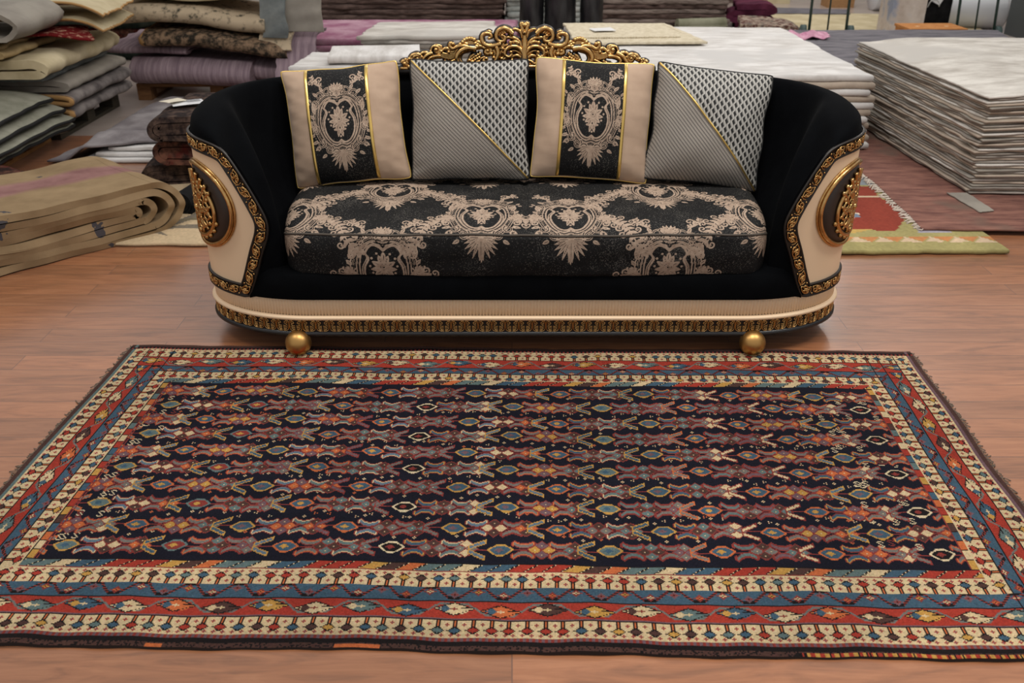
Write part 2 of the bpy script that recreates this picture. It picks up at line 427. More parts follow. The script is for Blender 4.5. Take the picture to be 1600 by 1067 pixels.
# carved gold band: a chain of paired-scroll tiles
tile = []
for sg in (-1, 1):
    tile.append((spiral(sg * .0095, .0115, .0075, pi / 2 * (1), sg * -1.15, 16, .25), .0021, .0016))
    tile.append((cr([(sg * .002, .021), (sg * .011, .0222), (sg * .0195, .017), (sg * .0205, 0), (sg * .019, -.015), (sg * .011, -.0215), (sg * .001, -.0215)], 22), .0019, .0019))
    for k, zz in enumerate((.001, -.0055, -.012, -.017)):
        w = (.016, .0162, .0155, .012)[k]
        tile.append((cr([(sg * .0022, zz - .0022), (sg * w * .5, zz - .0028), (sg * w, zz + .0026)], 7), .0022, .0014))
b = Bag(); step = .0472; nt = int(2 * (SMAX - .3) / step)
for k in range(nt):
    s0 = (k - (nt - 1) / 2) * step
    for P, r0, r1 in tile:
        s = s0 + P[:, 0] * 1.06; h = .1065 + P[:, 1] * .97
        b.tube(loc(skin(s, h, .0005)), np.linspace(r0, r1, len(P)), 5)
b.build('carved_band', GOLD, SOFA)
b = Bag()
for sx in (-1, 1): 
    b = Bag(); b.ball(loc((sx * .797, 2.846, .0455)),   .0455, 20, 28); b.build('ball_foot', SATIN, SOFA)
    b = Bag(); b.ball(loc((sx * .80, 3.52, .0455)), .0455, 16, 22); b.build('ball_foot', SATIN, SOFA)

# ---- S-shaped front edge of the arms on the outer skin (x, z)
A_xz = [(.958, .200), (.930, .262), (.893, .36), (.862, .435), (.858, .488), (.882, .548), (.912, .607), (.944, .664), (.974, .706), (1.006, .724), (1.050, .733), (1.100, .737)]
A_sz = np.array([(s_of_x(x, z), z) for x, z in A_xz])
S_TOP = A_sz[-1, 0]
A_f = cr(A_sz, 90)                                                   # front S, bottom -> top
ZT = .738
A_t = np.stack([np.linspace(S_TOP + .02, SMAX, 110), np.full(110, ZT)], 1)
A_t[:, 1] = ZT + .004 * np.clip((A_t[:, 0] - S_TOP) / 1.2, 0, 1)
A_all = np.concatenate([A_f, A_t]); nA = len(A_all)
for side, nm in ((-1, 'side_panel'), (1, 'side_panel')):
    zr = np.linspace(.198, .7365, 60); sf = np.interp(zr, A_f[:, 1], A_f[:, 0])
    U = np.linspace(0, 1, 70)
    S = sf[:, None] + (SMAX - sf[:, None]) * U[None]; Z = np.broadcast_to(zr[:, None], S.shape) + 0
    V = loc(skin(S, Z, 0, side)); make_mesh(nm, V, gq(60, 70), CREAM, SOFA)
# ---- velvet body lofted between outer edge, crease and seat
C_f = np.array([(-.835, 2.915, .215), (-.835, 2.92, .30), (-.832, 2.93, .38), (-.835, 2.945, .452), (-.850, 2.962, .52), (-.872, 2.985, .59), (-.900, 3.015, .655), (-.935, 3.055, .712), (-.97, 3.105, .757), (-1.005, 3.16, .780), (-1.035, 3.215, .792), (-1.05, 3.26, .797)])
C_t = np.array([(-1.05, 3.26, .797), (-1.03, 3.33, .799), (-.99, 3.41, .801), (-.93, 3.475, .803), (-.85, 3.525, .804), (-.74, 3.55, .805), (-.55, 3.56, .809), (-.3, 3.565, .818), (0, 3.565, .822)])
C_all = np.concatenate([cr(C_f, 90), resamp(cr(C_t, 120), 110)])
D_f = np.array([(-.83, 2.93, .21), (-.835, 2.95, .24), (-.84, 3.0, .26), (-.845, 3.06, .28), (-.85, 3.12, .30), (-.85, 3.2, .32)])
D_t = np.array([(-.85, 3.2, .32), (-.845, 3.28, .34), (-.81, 3.36, .36), (-.72, 3.41, .38), (-.5, 3.425, .39), (0, 3.425, .39)])
D_all = np.concatenate([cr(D_f, 90), resamp(cr(D_t, 120), 110)])
def smooth_rail(C, w=33):
    h_ = w // 2; E = np.pad(C, ((h_, h_), (0, 0)), mode='reflect', reflect_type='odd'); k = np.hanning(w + 2)[1:-1]; k /= k.sum()
    return np.stack([np.convolve(E[:, j], k, 'valid') for j in range(3)], 1)
C_all, D_all = smooth_rail(C_all), smooth_rail(D_all, 45)
A3 = skin(A_all[:, 0], A_all[:, 1], .002, -1)
tan = np.gradient(A3, axis=0); tan /= np.linalg.norm(tan, axis=1)[:, None]
cross = np.cross(tan, C_all - A3); cross /= np.linalg.norm(cross, axis=1)[:, None]
ctr = np.array([-.3, 3.4, .3]); sgn = np.sign(((A3 - ctr) * cross).sum(1)); cross *= sgn[:, None]
k9 = np.ones(15) / 15
cross = np.stack([np.convolve(np.pad(cross[:, k], 7, mode='edge'), k9, 'valid') for k in range(3)], 1); cross /= np.linalg.norm(cross, axis=1)[:, None]
bul = np.interp(np.arange(nA), [0, 8, 60, 88, 110, nA - 1], [.004, .012, .02, .040, .048, .040])[:, None]
up1 = A3 + (C_all - A3) * .10 + cross * bul
up2 = A3 + (C_all - A3) * .52 + cross * (bul * 1.25)
mid = C_all * .5 + D_all * .5; pull = np.array([-.02, .02, 0]); mid = mid + pull
ctrl = np.stack([A3 - cross * .012, A3 + cross * .004, up1, up2, C_all, mid, D_all], 1)      # nA x 7 x 3
prof = np.stack([cr(ctrl[i], 34) for i in range(nA)])
def smooth_st(Pm, w=31):
    h_ = w // 2; E = np.pad(Pm, ((h_, h_), (0, 0), (0, 0)), mode='reflect', reflect_type='odd'); k = np.hanning(w + 2)[1:-1]; k /= k.sum()
    return sum(k[i] * E[i:i + len(Pm)] for i in range(w))
wgt = np.clip((np.arange(prof.shape[1]) - 2) / 7., 0, 1)[None, :, None]
prof = prof * (1 - wgt) + smooth_st(prof) * wgt
prof[-1, :, 0] = 0
mir = prof[::-1][1:].copy(); mir[..., 0] *= -1
full = np.concatenate([prof, mir])
make_mesh('velvet_body', loc(full), gq(len(full), 34), VELVET, SOFA)
# front apron and seat deck
n = 160; sA = s_of_x(.962, .2); s = np.linspace(-sA, sA, n); rows = []
for off, z in ((-.02, .206), (.0, .205), (.007, .208), (.008, .216), (.004, .25), (-.002, .29), (-.02, .305)):
    rows.append(skin(s, np.full(n, z), off))
endr = rows[-1].copy(); endr[:, 1] = 3.45; endr[:, 2] = .31; endr[:, 0] *= .9; rows.append(endr)
make_mesh('front_apron', loc(np.stack(rows, 1)), gq(n, len(rows)), VELVET, SOFA)

# ---- carved trim round each side panel
in_f = []                                                           # centre line of trim in (s,z), from top back round to bottom back
tw = .021
Af = A_f.copy(); d = np.gradient(Af, axis=0); d /= np.linalg.norm(d, axis=1)[:, None]; nrm = np.stack([d[:, 1], -d[:, 0]], 1)
Afc = Af + nrm * tw                                                 # toward larger s
Afc = Afc[(Afc[:, 1] > .226)]
top_line = np.stack([np.linspace(2.1, Afc[-1, 0] + .03, 60), np.full(60, Afc[-1, 1] + .002)], 1)
bot_line = np.stack([np.linspace(Afc[0, 0] + .006, 2.1, 80), np.full(80, .2215)], 1)
cent = resamp(np.concatenate([top_line, Afc[::-1], bot_line]), 420)
scrl = []
for sg in (1, -1):
    scrl.append((spiral(-.008 * sg, .001 * sg, .0115, -1.2 if sg > 0 else 1.9, 1.25, 18, .2), .0030, .0016))
    scrl.append((cr([(-.021 * sg, -.011 * sg), (-.004 * sg, -.0135 * sg), (.008 * sg, -.008 * sg), (.019 * sg, .0105 * sg)], 12), .0026, .0018))
scrl.append((spiral(.012, -.002, .008, .4, 1.2, 14, .25), .0026, .0015))
scrl.append((cr([(.02, .012), (.024, .004), (.0225, -.008)], 8), .0024, .0014))
def strip_frame(C):
    d = np.gradient(C, axis=0); d /= np.linalg.norm(d, axis=1)[:, None]; return np.stack([-d[:, 1], d[:, 0]], 1)
CN = strip_frame(cent); CL = np.concatenate([[0], np.cumsum(np.linalg.norm(np.diff(cent, axis=0), axis=1))])
def trim_pt(a, bb, h, side):
    """a along the trim, bb across, h above the panel"""
    s = np.interp(a, CL, cent[:, 0]) + bb * np.interp(a, CL, CN[:, 0]); z = np.interp(a, CL, cent[:, 1]) + bb * np.interp(a, CL, CN[:, 1])
    return skin(s, z, h, side)
for side in (-1, 1):
    a = np.linspace(0, CL[-1], 420)
    prof = [(-.0245, 0), (-.0245, .007), (-.021, .0095), (-.018, .005), (.018, .005), (.021, .0095), (.0245, .007), (.0245, 0)]
    V = np.stack([trim_pt(a, np.full(420, p), np.full(420, h), side) for p, h in prof], 1)
    tr = make_mesh('panel_trim', loc(V), gq(420, len(prof)), DKBRONZE, SOFA)
    b = Bag(); step = .055; k = 0
    while (k + .5) * step < CL[-1]:
        fl = 1 if k % 2 else -1
        for P, r0, r1 in scrl:
            aa = (k + .5) * step + P[:, 0] * 1.12; bb = P[:, 1] * fl * 1.05
            aa = np.clip(aa, 0, CL[-1]); b.tube(loc(trim_pt(aa, bb, np.full(len(P), .0075), side)), np.linspace(r0, r1, len(P)), 5)
        for q in (-.022, .024): b.ball(loc(trim_pt(np.array([(k + .5) * step + q]), np.array([fl * .0125]), np.array([.007]), side))[0], .0034, 6, 8)
        k += 1
    b.build('trim_scrolls', GOLD, tr)
    # oval plate with gilded rim and pierced medallion
    sc, zc, ra, rb = s_of_x(1.100, .5) + .012, .505, .168, .145
    def opt(r, th, h): return skin(sc + ra * r * np.cos(th), zc + rb * r * np.sin(th), h, side)
    th = np.arange(80) * 2 * pi / 80
    V = np.stack([opt(r, th, h * np.ones(80)) for r, h in ((1.0, -.004), (1.0, .008), (.6, .009), (.02, .009))], 0)
    pl = make_mesh('oval_plate', loc(V), gq(4, 80, False, True), BROWNPLATE, SOFA)
    b = Bag(); b.tube(loc(opt(.975, th, .009 * np.ones(80))), .0075, 10, True); b.tube(loc(opt(1.035, th, .004 * np.ones(80))), .004, 8, True)
    b.build('gilt_rim', GOLD, pl)
    b = Bag(); rm, zm = .66, .0
    def mpt(x, y, h=.014):                                            # unit disc of the medallion
        x = np.asarray(x, float); y = np.asarray(y, float); return loc(skin(sc + .018 + .108 * x, zc - .014 + .098 * y, np.full(x.shape, h), side))
    b.tube(mpt(np.cos(th), np.sin(th)), .0075, 8, True)
    for q in range(6):
        a0 = q * pi / 3
        for sg in (1, -1):
            c2, s2 = math.cos(a0 + sg * .28), math.sin(a0 + sg * .28)
            P = spiral(.60 * c2, .60 * s2, .27, a0 + pi, sg * 1.3, 22, .18); b.tube(mpt(P[:, 0], P[:, 1], .016), np.linspace(.0062, .0032, 22), 6)
            P = spiral(.30 * math.cos(a0 + sg * .4), .30 * math.sin(a0 + sg * .4), .15, a0, -sg * 1.1, 14, .2); b.tube(mpt(P[:, 0], P[:, 1], .018), np.linspace(.005, .003, 14), 6)
            P = cr([(.1 * math.cos(a0), .1 * math.sin(a0)), (.45 * math.cos(a0 + sg * .1), .45 * math.sin(a0 + sg * .1)), (.9 * math.cos(a0 + sg * .22), .9 * math.sin(a0 + sg * .22))], 12)
            b.tube(mpt(P[:, 0], P[:, 1], .016), np.linspace(.004, .005, 12), 6)
        b.ball(mpt(np.array([.86 * math.cos(a0 + .52)]), np.array([.86 * math.sin(a0 + .52)]), .016)[0], .008, 8, 10)
    b.ball(mpt(np.array([0.]), np.array([0.]), .018)[0], .011, 10, 12)
    for q in range(9):                                                # crown of leaves over the medallion
        a0 = pi / 2 + (q - 4) * .23
        P = np.array([(.85 * math.cos(a0), .85 * math.sin(a0)), (1.12 * math.cos(a0 * .98 + .03), 1.12 * math.sin(a0)), ((1.36 - .05 * abs(q - 4)) * math.cos(a0), (1.36 - .05 * abs(q - 4)) * math.sin(a0))])
        P = cr(P, 10); b.tube(mpt(P[:, 0], P[:, 1], .016), np.linspace(.006, .008, 10), 6)
    for q in range(9):
        a0 = -pi / 2 + (q - 4) * .3; b.ball(mpt(np.array([1.08 * math.cos(a0)]), np.array([1.08 * math.sin(a0)]), .012)[0], .0085, 8, 10)
    b.build('pierced_medallion', GOLD, pl)

# ---- crest: strokes drawn in millimetre-like crest units, right half mirrored
cs = []
def st(P, r0, r1, n=None, d=0): cs.append((cr(P, n or 8 * len(P)), r0, r1, d))
def sp(x, y, r, a0, t, r0, r1, d=0): cs.append((spiral(x, y, r, a0, t, 26, .16), r0, r1, d))
# centre plume
st([(0, 30), (1, 100), (2, 150), (0, 215)], 15, 9, d=1); st([(3, 140), (8, 185), (28, 225), (58, 238), (78, 225), (72, 208)], 9, 5)
st([(3, 95), (18, 140), (50, 178), (92, 188), (128, 182), (140, 198)], 10, 5); st([(2, 60), (14, 100), (40, 128), (80, 132), (112, 110), (116, 80), (96, 66), (78, 78), (80, 98)], 10, 6, d=1)
st([(4, 40), (24, 84), (56, 104), (88, 100)], 8, 4); st([(2, 200), (14, 245), (4, 268), (-4, 262)], 10, 8); sp(12, 268, 14, -1.5, .9, 7, 5)
for a in range(8):
    q = .15 + a * .2; st([(12 * math.cos(q) * 1.4, 28 + 8 * math.sin(q)), (52 * math.cos(q * .8), 22 + 34 * math.sin(q * .8) * .7)], 7, 6, 6)
# shoulder acanthus
st([(70, 210), (96, 236), (128, 244), (158, 226), (168, 192), (150, 164), (122, 168), (116, 190), (132, 200)], 12, 6, d=1)
for k in range(5): st([(96 + k * 13, 214 - k * 3), (110 + k * 13, 236 - k * 8), (122 + k * 12, 238 - k * 12)], 6, 5, 8)
st([(140, 150), (176, 138), (214, 136), (244, 152), (254, 190), (236, 212), (206, 210), (196, 192), (210, 184)], 12, 6, d=1)
for k in range(4): st([(196 + k * 14, 216 - k * 2), (212 + k * 13, 226 - k * 5), (232 + k * 8, 218 - k * 8)], 7, 5, 8)
st([(126, 150), (140, 120), (168, 128), (190, 132)], 8, 6)
# ringed scroll
st([(168, 132), (158, 90), (168, 50), (196, 22), (232, 24), (244, 44), (228, 56)], 11, 7, d=1); sp(222, 100, 30, .6, 1.25, 10, 7); st([(110, 60), (134, 40), (150, 16), (124, 10), (104, 26)], 8, 5)
st([(120, 120), (140, 96), (150, 60), (160, 40)], 7, 5); st([(240, 125), (262, 132), (285, 128)], 9, 10)
# fan shell
for k in range(6): a = 2.15 - k * .32; st([(292 + 8 * math.cos(a), 122), (318 + 34 * math.cos(a), 132 + 34 * math.sin(a)), (326 + 48 * math.cos(a), 134 + 46 * math.sin(a))], 6, 8, 8)
sp(277, 130, 17, 0, 1.1, 9, 6)
# great C scroll with leafy inside
st([(286, 118), (340, 122), (384, 100), (404, 62), (394, 26), (362, 10), (326, 16), (312, 36)], 14, 8, d=1); st([(330, 108), (372, 92), (388, 58), (376, 30), (352, 24)], 8, 5)
for k in range(6): st([(262 + k * 13, 92 - k * 9), (274 + k * 12, 76 - k * 8), (270 + k * 13, 62 - k * 8)], 8, 6, 8)
st([(250, 20), (280, 34), (306, 14), (330, 4)], 9, 7); st([(236, 64), (256, 56), (272, 38)], 7, 5)
# S scroll with curl
st([(316, 118), (356, 134), (396, 132), (428, 118), (446, 138), (440, 154), (426, 148)], 11, 7, d=1)
for k in range(6): st([(392 - k * 1, 122 - k * 7), (420 + k * 3, 94 - k * 8), (462 + k * 6, 84 - k * 4), (500 + k * 3, 92 - k * 2)], 8, 5, 12)
sp(526, 106, 27, 1.0, 1.0, 8, 8); sp(526, 106, 12, 0, 1.0, 6, 5); st([(498, 112), (500, 132), (526, 138), (552, 124), (560, 100)], 7, 5)
# lower leaf and tail
for k in range(7): st([(392 + k * 12, 60 - k * 6), (420 + k * 10, 40 - k * 5), (432 + k * 9, 16 - k * 2)], 8, 6, 9)
st([(500, 72), (530, 70), (560, 60), (576, 40), (560, 16), (520, 4), (480, 2)], 9, 8, d=1); st([(548, 92), (588, 70), (610, 36), (640, 10), (690, 4)], 11, 8, d=1)
sp(640, 50, 26, .3, 1.2, 10, 6); st([(612, 60), (640, 82), (672, 74), (690, 52)], 10, 7); sp(716, 22, 22, .2, 1.0, 9, 8); sp(716, 22, 9, 0, 1., 6, 5); st([(664, 60), (692, 44), (712, 48)], 8, 6)
for Pq in ([(20, 60), (44, 74), (70, 66), (74, 44)], [(60, 20), (84, 28), (100, 10)], [(128, 96), (122, 70), (136, 54)], [(196, 150), (206, 118), (198, 84)], [(440, 110), (470, 118), (498, 100)],
           [(566, 84), (600, 92), (626, 78)], [(600, 20), (620, 30), (640, 20)], [(34, 150), (56, 160), (84, 156)], [(100, 140), (120, 134), (132, 118)], [(300, 80), (318, 66), (330, 44)],
           [(410, 120), (424, 100), (452, 96)], [(470, 40), (490, 26), (520, 22)], [(186, 110), (176, 84), (184, 60)], [(260, 150), (276, 160), (292, 150)], [(340, 144), (362, 152), (384, 144)]): st(Pq, 10, 7, None, 0)
UX, UZ = .000632, .000572
CZ0, CY0 = .858, 3.555
def crest_pt(P, dy=0.): 
    P = np.asarray(P, float); z = P[:, 1] * UZ; return np.stack([P[:, 0] * UX, CY0 + z * .12 + dy, CZ0 + z], 1)
back = Bag(); gold = Bag()
for P, r0, r1, d in cs:
    for sg in (1, -1):
        Q = P * [sg, 1]; n = len(Q); r = np.linspace(r0, r1, n) * .00086
        dd = np.full(n, -.006 if d else 0.)
        gold.tube(loc(crest_pt(Q, dd)), r, 7); back.tube(loc(crest_pt(Q, dd + .009)), r * 1.55, 6)
        if not d or r0 >= 9: gold.ball(loc(crest_pt(Q[-1:], dd[-1:] - .002))[0], r1 * .00112, 8, 10)
bar = cr([(-745, -8), (-600, -2), (-300, 2), (0, 6), (300, 2), (600, -2), (745, -8)], 60)
gold.tube(loc(crest_pt(bar, -.002)), .0065, 8); back.tube(loc(crest_pt(bar, .01)), .014, 8)
cst = back.build('crest', DKBRONZE, SOFA); gold.build('gilt_scrollwork', GOLD, cst)
# rail carrying the crest
b = Bag(); bar2 = cr([(-790, -26), (-500, -16), (0, -10), (500, -16), (790, -26)], 60); b.tube(loc(crest_pt(bar2, .012)), .019, 8); b.build('crest_rail', DKWOOD, SOFA)

# ---- seat cushion
def cushion():
    nu = 640; u = np.linspace(-1, 1, nu)
    # profile in (y,z): back top -> front top edge -> bulging boxing -> bottom edge -> under
    pts = [(3.43, .462)] + [(y, .462 + .016 * math.sin((3.43 - y) / .55 * pi)) for y in np.linspace(3.36, 2.93, 8)]
    pts += [(2.893, .455), (2.872, .446), (2.862, .437)]
    top = cr(pts, 400)
    box = cr([(2.862, .437), (2.853, .425), (2.848, .38), (2.850, .33), (2.856, .298), (2.868, .287)], 120)
    und = cr([(2.868, .287), (2.89, .284), (2.97, .288)], 20)
    prof = np.concatenate([resamp(top, 230), resamp(box, 74)[1:], resamp(und, 12)[1:]]); nv = len(prof)
    d = np.concatenate([[0], np.cumsum(np.linalg.norm(np.diff(prof, axis=0), axis=1))])
    fe = d[229]
    Y = prof[:, 0][None] + 0 * u[:, None]; Z = prof[:, 1][None] + 0 * u[:, None]
    # ends round off in plan and height
    e = np.clip((abs(u) - .90) / .10, 0, 1)[:, None]; ez = 1 - np.sqrt(np.clip(1 - e ** 2, 0, 1))
    frontness = np.clip((3.2 - Y) / .34, 0, 1)
    Yn = Y + ez * .15 * frontness ** 1.4 + .018 * (u[:, None] ** 2) * frontness
    Zn = Z - np.clip(Z - .36, 0, 1) * ez * .62 + np.clip(.36 - Z, 0, 1) * ez * .35
    w = .838 + .028 * np.clip((Y - 2.86) / .4, 0, 1)
    X = u[:, None] * w
    # soft crown, centre seam and dimples
    seam = np.exp(-(X / .012) ** 2) * (Z > .44) * .006
    Zn = Zn - seam + .004 * wob(X, Y, 5, 3) * (Z > .3)
    Yn = Yn + .003 * wob(X * 1.3, Z, 7, 5)
    V = np.stack([X, Yn, Zn], -1)
    o = make_mesh('seat_cushion', loc(V), gq(nu, nv)[:, ::-1], DAMASK, SOFA)
    # brocade: mirrored about the seam, columns .345 m, half drop
    Xm = abs(X) * 1000; Vv = (d[None] - fe + 0 * X) * 1000                       # v: + below front edge, mm
    val = np.zeros_like(X)
    def stamp(cu, cv, k=1.22, kv=1.02):
        for sgx in (1, -1):
            nonlocal val
            val = np.maximum(val, samp(GAR, sgx * (Xm - cu) / 1.02 - 92, (Vv - cv) / 1.0 - 2 + 20))
        val = np.maximum(val, samp(MED, (Xm - cu) / 1.04 + 135, (Vv - cv) / kv + 222))
    for cu, cv in ((150, -108), (150, -608), (480, 128), (480, -368), (815, -108), (815, -608)): stamp(cu, cv)
    set_attr(o, 'pattern', val)
    b = Bag(); k = np.arange(4, nu - 4)
    b.tube(loc(np.stack([X[k, 229], Yn[k, 229] - .001, Zn[k, 229] + .001], 1)[::3]), .0042, 6)
    iq = 230 + 72
    b.tube(loc(np.stack([X[k, iq], Yn[k, iq] - .001, Zn[k, iq]], 1)[::3]), .0042, 6)
    b.build('cushion_piping', plain('dark_piping', (.075, .062, .05, 1), .7), o)
cushion()

# ------------------------------------------------------------------ pillows
def pillow_surf(u, v, sgn, h=.225, T=.088, seed=0, sag=0.):
    """u,v in [-1,1]; returns local points, x right, z up from the bottom edge, front face toward -y"""
    x = h * u * (1 - .055 * (1 - v ** 2) * abs(u) ** 2 - .025 * abs(u * v) ** 12); z = h * v * (1 - .05 * (1 - u ** 2) * abs(v) ** 2 - .025 * abs(u * v) ** 12)
    th = (np.clip(1 - abs(u) ** 2.6, 0, 1) * np.clip(1 - abs(v) ** 2.6, 0, 1)) ** .55 * T
    edge = np.exp(-((1 - abs(u)) / .22)) + .7 * np.exp(-((1 - abs(v)) / .22))
    wr = .0045 * np.clip(th / .02, 0, 1) * (np.exp(-((1 - abs(u)) / .25)) * wob(v * 2.0 + .35 * u, u * 1.1, 1.7, seed + 1) + .6 * np.exp(-((1 - abs(v)) / .2)) * wob(u * 1.9 + .3 * v, v * .9, 1.7, seed + 2)) + .006 * wob(u, v, .8, seed + 9) * th / T
    y = -sgn * (th + wr * (sgn > 0)) 
    x = x + .006 * wob(v * .9, 0 * u, 1.1, seed + 5) * abs(u) ** 3; z = z + .004 * wob(u * .9, 0 * v, 1.1, seed + 6) * abs(v) ** 3
    z = z - sag * np.clip((.2 - v) / 1.2, 0, 1) * 0
    return np.stack([x + 0 * z, y + 0 * z, z + h + 0 * x], -1)
def edge_loop(n, seed, h=.225):
    t = np.linspace(-1, 1, n)[:-1]; o = np.ones(n - 1)
    u = np.concatenate([t, o, -t, -o]); v = np.concatenate([-o, t, o, -t]); return pillow_surf(u, v, 1, h, .088, seed)
def place_pillow(o, x, y, z, lean, roll, yaw):
    o.location = (x, y, z); o.rotation_euler = (math.radians(-lean), math.radians(roll), math.radians(yaw))
def set_vec(o, name, V):
    a = o.data.attributes.new(name, 'FLOAT_VECTOR', 'POINT'); a.data.foreach_set('vector', np.asarray(V, np.float32).ravel())
def damask_pillow(name, label, seed, ua, ub, h):
    o = empty('throw_pillow', (0, 0, 0), label, 'pillow', 'pillows along the sofa back')
    n = 120; g = np.linspace(-1, 1, n); U, V = np.meshgrid(g, g, indexing='ij')
    P1 = pillow_surf(U, V, 1, h, .088, seed); P2 = pillow_surf(U, V, -1, h, .08, seed)
    make_mesh('pillow_cover', np.concatenate([P1.reshape(-1, 3), P2.reshape(-1, 3)]), np.concatenate([gq(n, n), gq(n, n)[:, ::-1] + n * n]), BEIGE, o)
    nu, nv = 130, 230; U, V = np.meshgrid(np.linspace(ua, ub, nu), np.linspace(-.985, .985, nv), indexing='ij')
    P = pillow_surf(U, V, 1, h, .088, seed); P[..., 1] -= .0014
    p = make_mesh('damask_panel', P, gq(nu, nv), DAMASK, o)
    uc = (ua + ub) / 2; k = (ub - ua) / 2 * h * 1000 / 108.
    val = samp(MED, (U - uc) * h * 1000 / k / .83 + 135, -V * h * 1000 / (h / .225 * .92) + 222)
    set_attr(p, 'pattern', val)
    for uu in (ua, ub):
        nv = 90; U, V = np.meshgrid(np.array([uu - .028, uu - .024, uu + .024, uu + .028]), np.linspace(-.99, .99, nv), indexing='ij')
        P = pillow_surf(U, V, 1, h, .088, seed); P[1:3, :, 1] -= .0042; P[0, :, 1] -= .0008; P[3, :, 1] -= .0008
        make_mesh('gold_ribbon', P, gq(4, nv), GOLDB, o)
    b = Bag(); b.tube(edge_loop(70, seed, h), .0032, 6, True); b.build('gold_piping', GOLDB, o)
    return o
def mat_cubes():
    n = NT('tumbling_block_weave', .6, .3, 0, None, .1)
    a = n.n('ShaderNodeAttribute', attribute_name='fab'); s = n.n('ShaderNodeSeparateXYZ'); n.l(a.outputs['Vector'], s.inputs[0])
    A, B = .0262, .0305
    def lat(ox, oy):
        fx = n.math('SUBTRACT', n.math('FRACT', n.math('ADD', n.math('DIVIDE', s.outputs[0], A), ox)), .5)
        fy = n.math('SUBTRACT', n.math('FRACT', n.math('ADD', n.math('DIVIDE', s.outputs[1], B), oy)), .5)
        sk = n.math('ADD', fy, n.math('MULTIPLY', fx, .38))
        return fx, n.math('ADD', n.math('MULTIPLY', n.math('ABSOLUTE', fx), 1.5), n.math('ABSOLUTE', sk))
    f1, m1 = lat(10, 10); f2, m2 = lat(10.5, 10.5)
    d = n.math('LESS_THAN', n.math('MINIMUM', m1, m2), .375)
    near = n.math('LESS_THAN', m1, m2)
    fx = n.math('ADD', n.math('MULTIPLY', f1, near), n.math('MULTIPLY', f2, n.math('SUBTRACT', 1, near)))
    right = n.math('GREATER_THAN', fx, 0)
    g = n.mix(right, (.42, .41, .38, 1), (.27, .262, .245, 1)); n.col(n.mix(d, g, (.014, .014, .014, 1)))
    n.bump(n.noise(n.coord(), 400, 1), .2, .002); return n.m
def mat_stripes():
    n = NT('dotted_line_weave', .7, .25)
    a = n.n('ShaderNodeAttribute', attribute_name='fab'); s = n.n('ShaderNodeSeparateXYZ'); n.l(a.outputs['Vector'], s.inputs[0])
    w = n.math('MULTIPLY', n.math('ADD', s.outputs[0], s.outputs[1]), .7071); t = n.math('MULTIPLY', n.math('SUBTRACT', s.outputs[0], s.outputs[1]), .7071)
    fw = n.math('FRACT', n.math('ADD', n.math('DIVIDE', w, .0104), 50)); ft = n.math('FRACT', n.math('ADD', n.math('DIVIDE', t, .0056), 50))
    line = n.math('LESS_THAN', fw, .52); dash = n.math('LESS_THAN', ft, .62)
    l2 = n.math('MULTIPLY', n.math('GREATER_THAN', fw, .70), n.math('LESS_THAN', fw, .86))
    dk = n.math('MAXIMUM', n.math('MULTIPLY', line, dash), n.math('MULTIPLY', l2, n.math('SUBTRACT', 1, dash)))
    n.col(n.mix(dk, (.36, .325, .285, 1), (.022, .021, .021, 1))); n.bump(n.noise(n.coord(), 400, 1), .2, .002); return n.m
CUBES, STRIPES = mat_cubes(), mat_stripes()
BLACKPIPE = plain('black_cord', (.01, .01, .01, 1), .6)
def geo_pillow(label, seed, h):
    o = empty('throw_pillow', (0, 0, 0), label, 'pillow', 'pillows along the sofa back')
    n = 131; g = np.linspace(-1, 1, n); U, V = np.meshgrid(g, g, indexing='ij')
    P1 = pillow_surf(U, V, 1, h, .085, seed); fab = np.stack([U * h + .5, V * h + .5, 0 * U], -1).reshape(-1, 3)
    Q = gq(n, n); i = Q[:, 0] // n; j = Q[:, 0] % n; up = (i + j) >= n - 1 - .5
    def sub(nm, Qs, mat):
        ids, inv = np.unique(Qs, return_inverse=True); q = make_mesh(nm, P1.reshape(-1, 3)[ids], inv.reshape(-1, 4), mat, o); set_vec(q, 'fab', fab[ids]); return q
    sub('block_pattern_panel', Q[up], CUBES); sub('striped_panel', Q[~up], STRIPES)
    make_mesh('back_cover', pillow_surf(U, V, -1, h, .08, seed), Q[:, ::-1], VELVET, o)
    b = Bag(); b.tube(edge_loop(70, seed, h), .0038, 6, True); b.build('black_piping', BLACKPIPE, o)
    t = np.linspace(-.985, .985, 120); D = pillow_surf(t, -t, 1, h, .085, seed); D[:, 1] -= .0015
    b = Bag(); b.tube(D, .0036, 6); b.build('gold_cord', GOLDB, o)
    return o
p = damask_pillow('throw_pillow', 'beige pillow with a central black damask band, nearest the left arm of the sofa', 11, -.56, .47, .218); place_pillow(p, -.598, 3.325, .472, 20, -5, 3)
p = geo_pillow('black and grey patterned pillow split by a gold cord, between the two beige pillows', 23, .222); place_pillow(p, -.155, 3.325, .484, 20, -.5, 0)
p = damask_pillow('throw_pillow', 'beige pillow with a black damask band, between the two black and grey patterned pillows', 31, -.53, .50, .221); place_pillow(p, .284, 3.325, .484, 20, 3, -2)
p = geo_pillow('black and grey pillow split by a gold cord, nearest the right sofa arm', 47, .215); place_pillow(p, .698, 3.30, .474, 20, 6.5, -4)

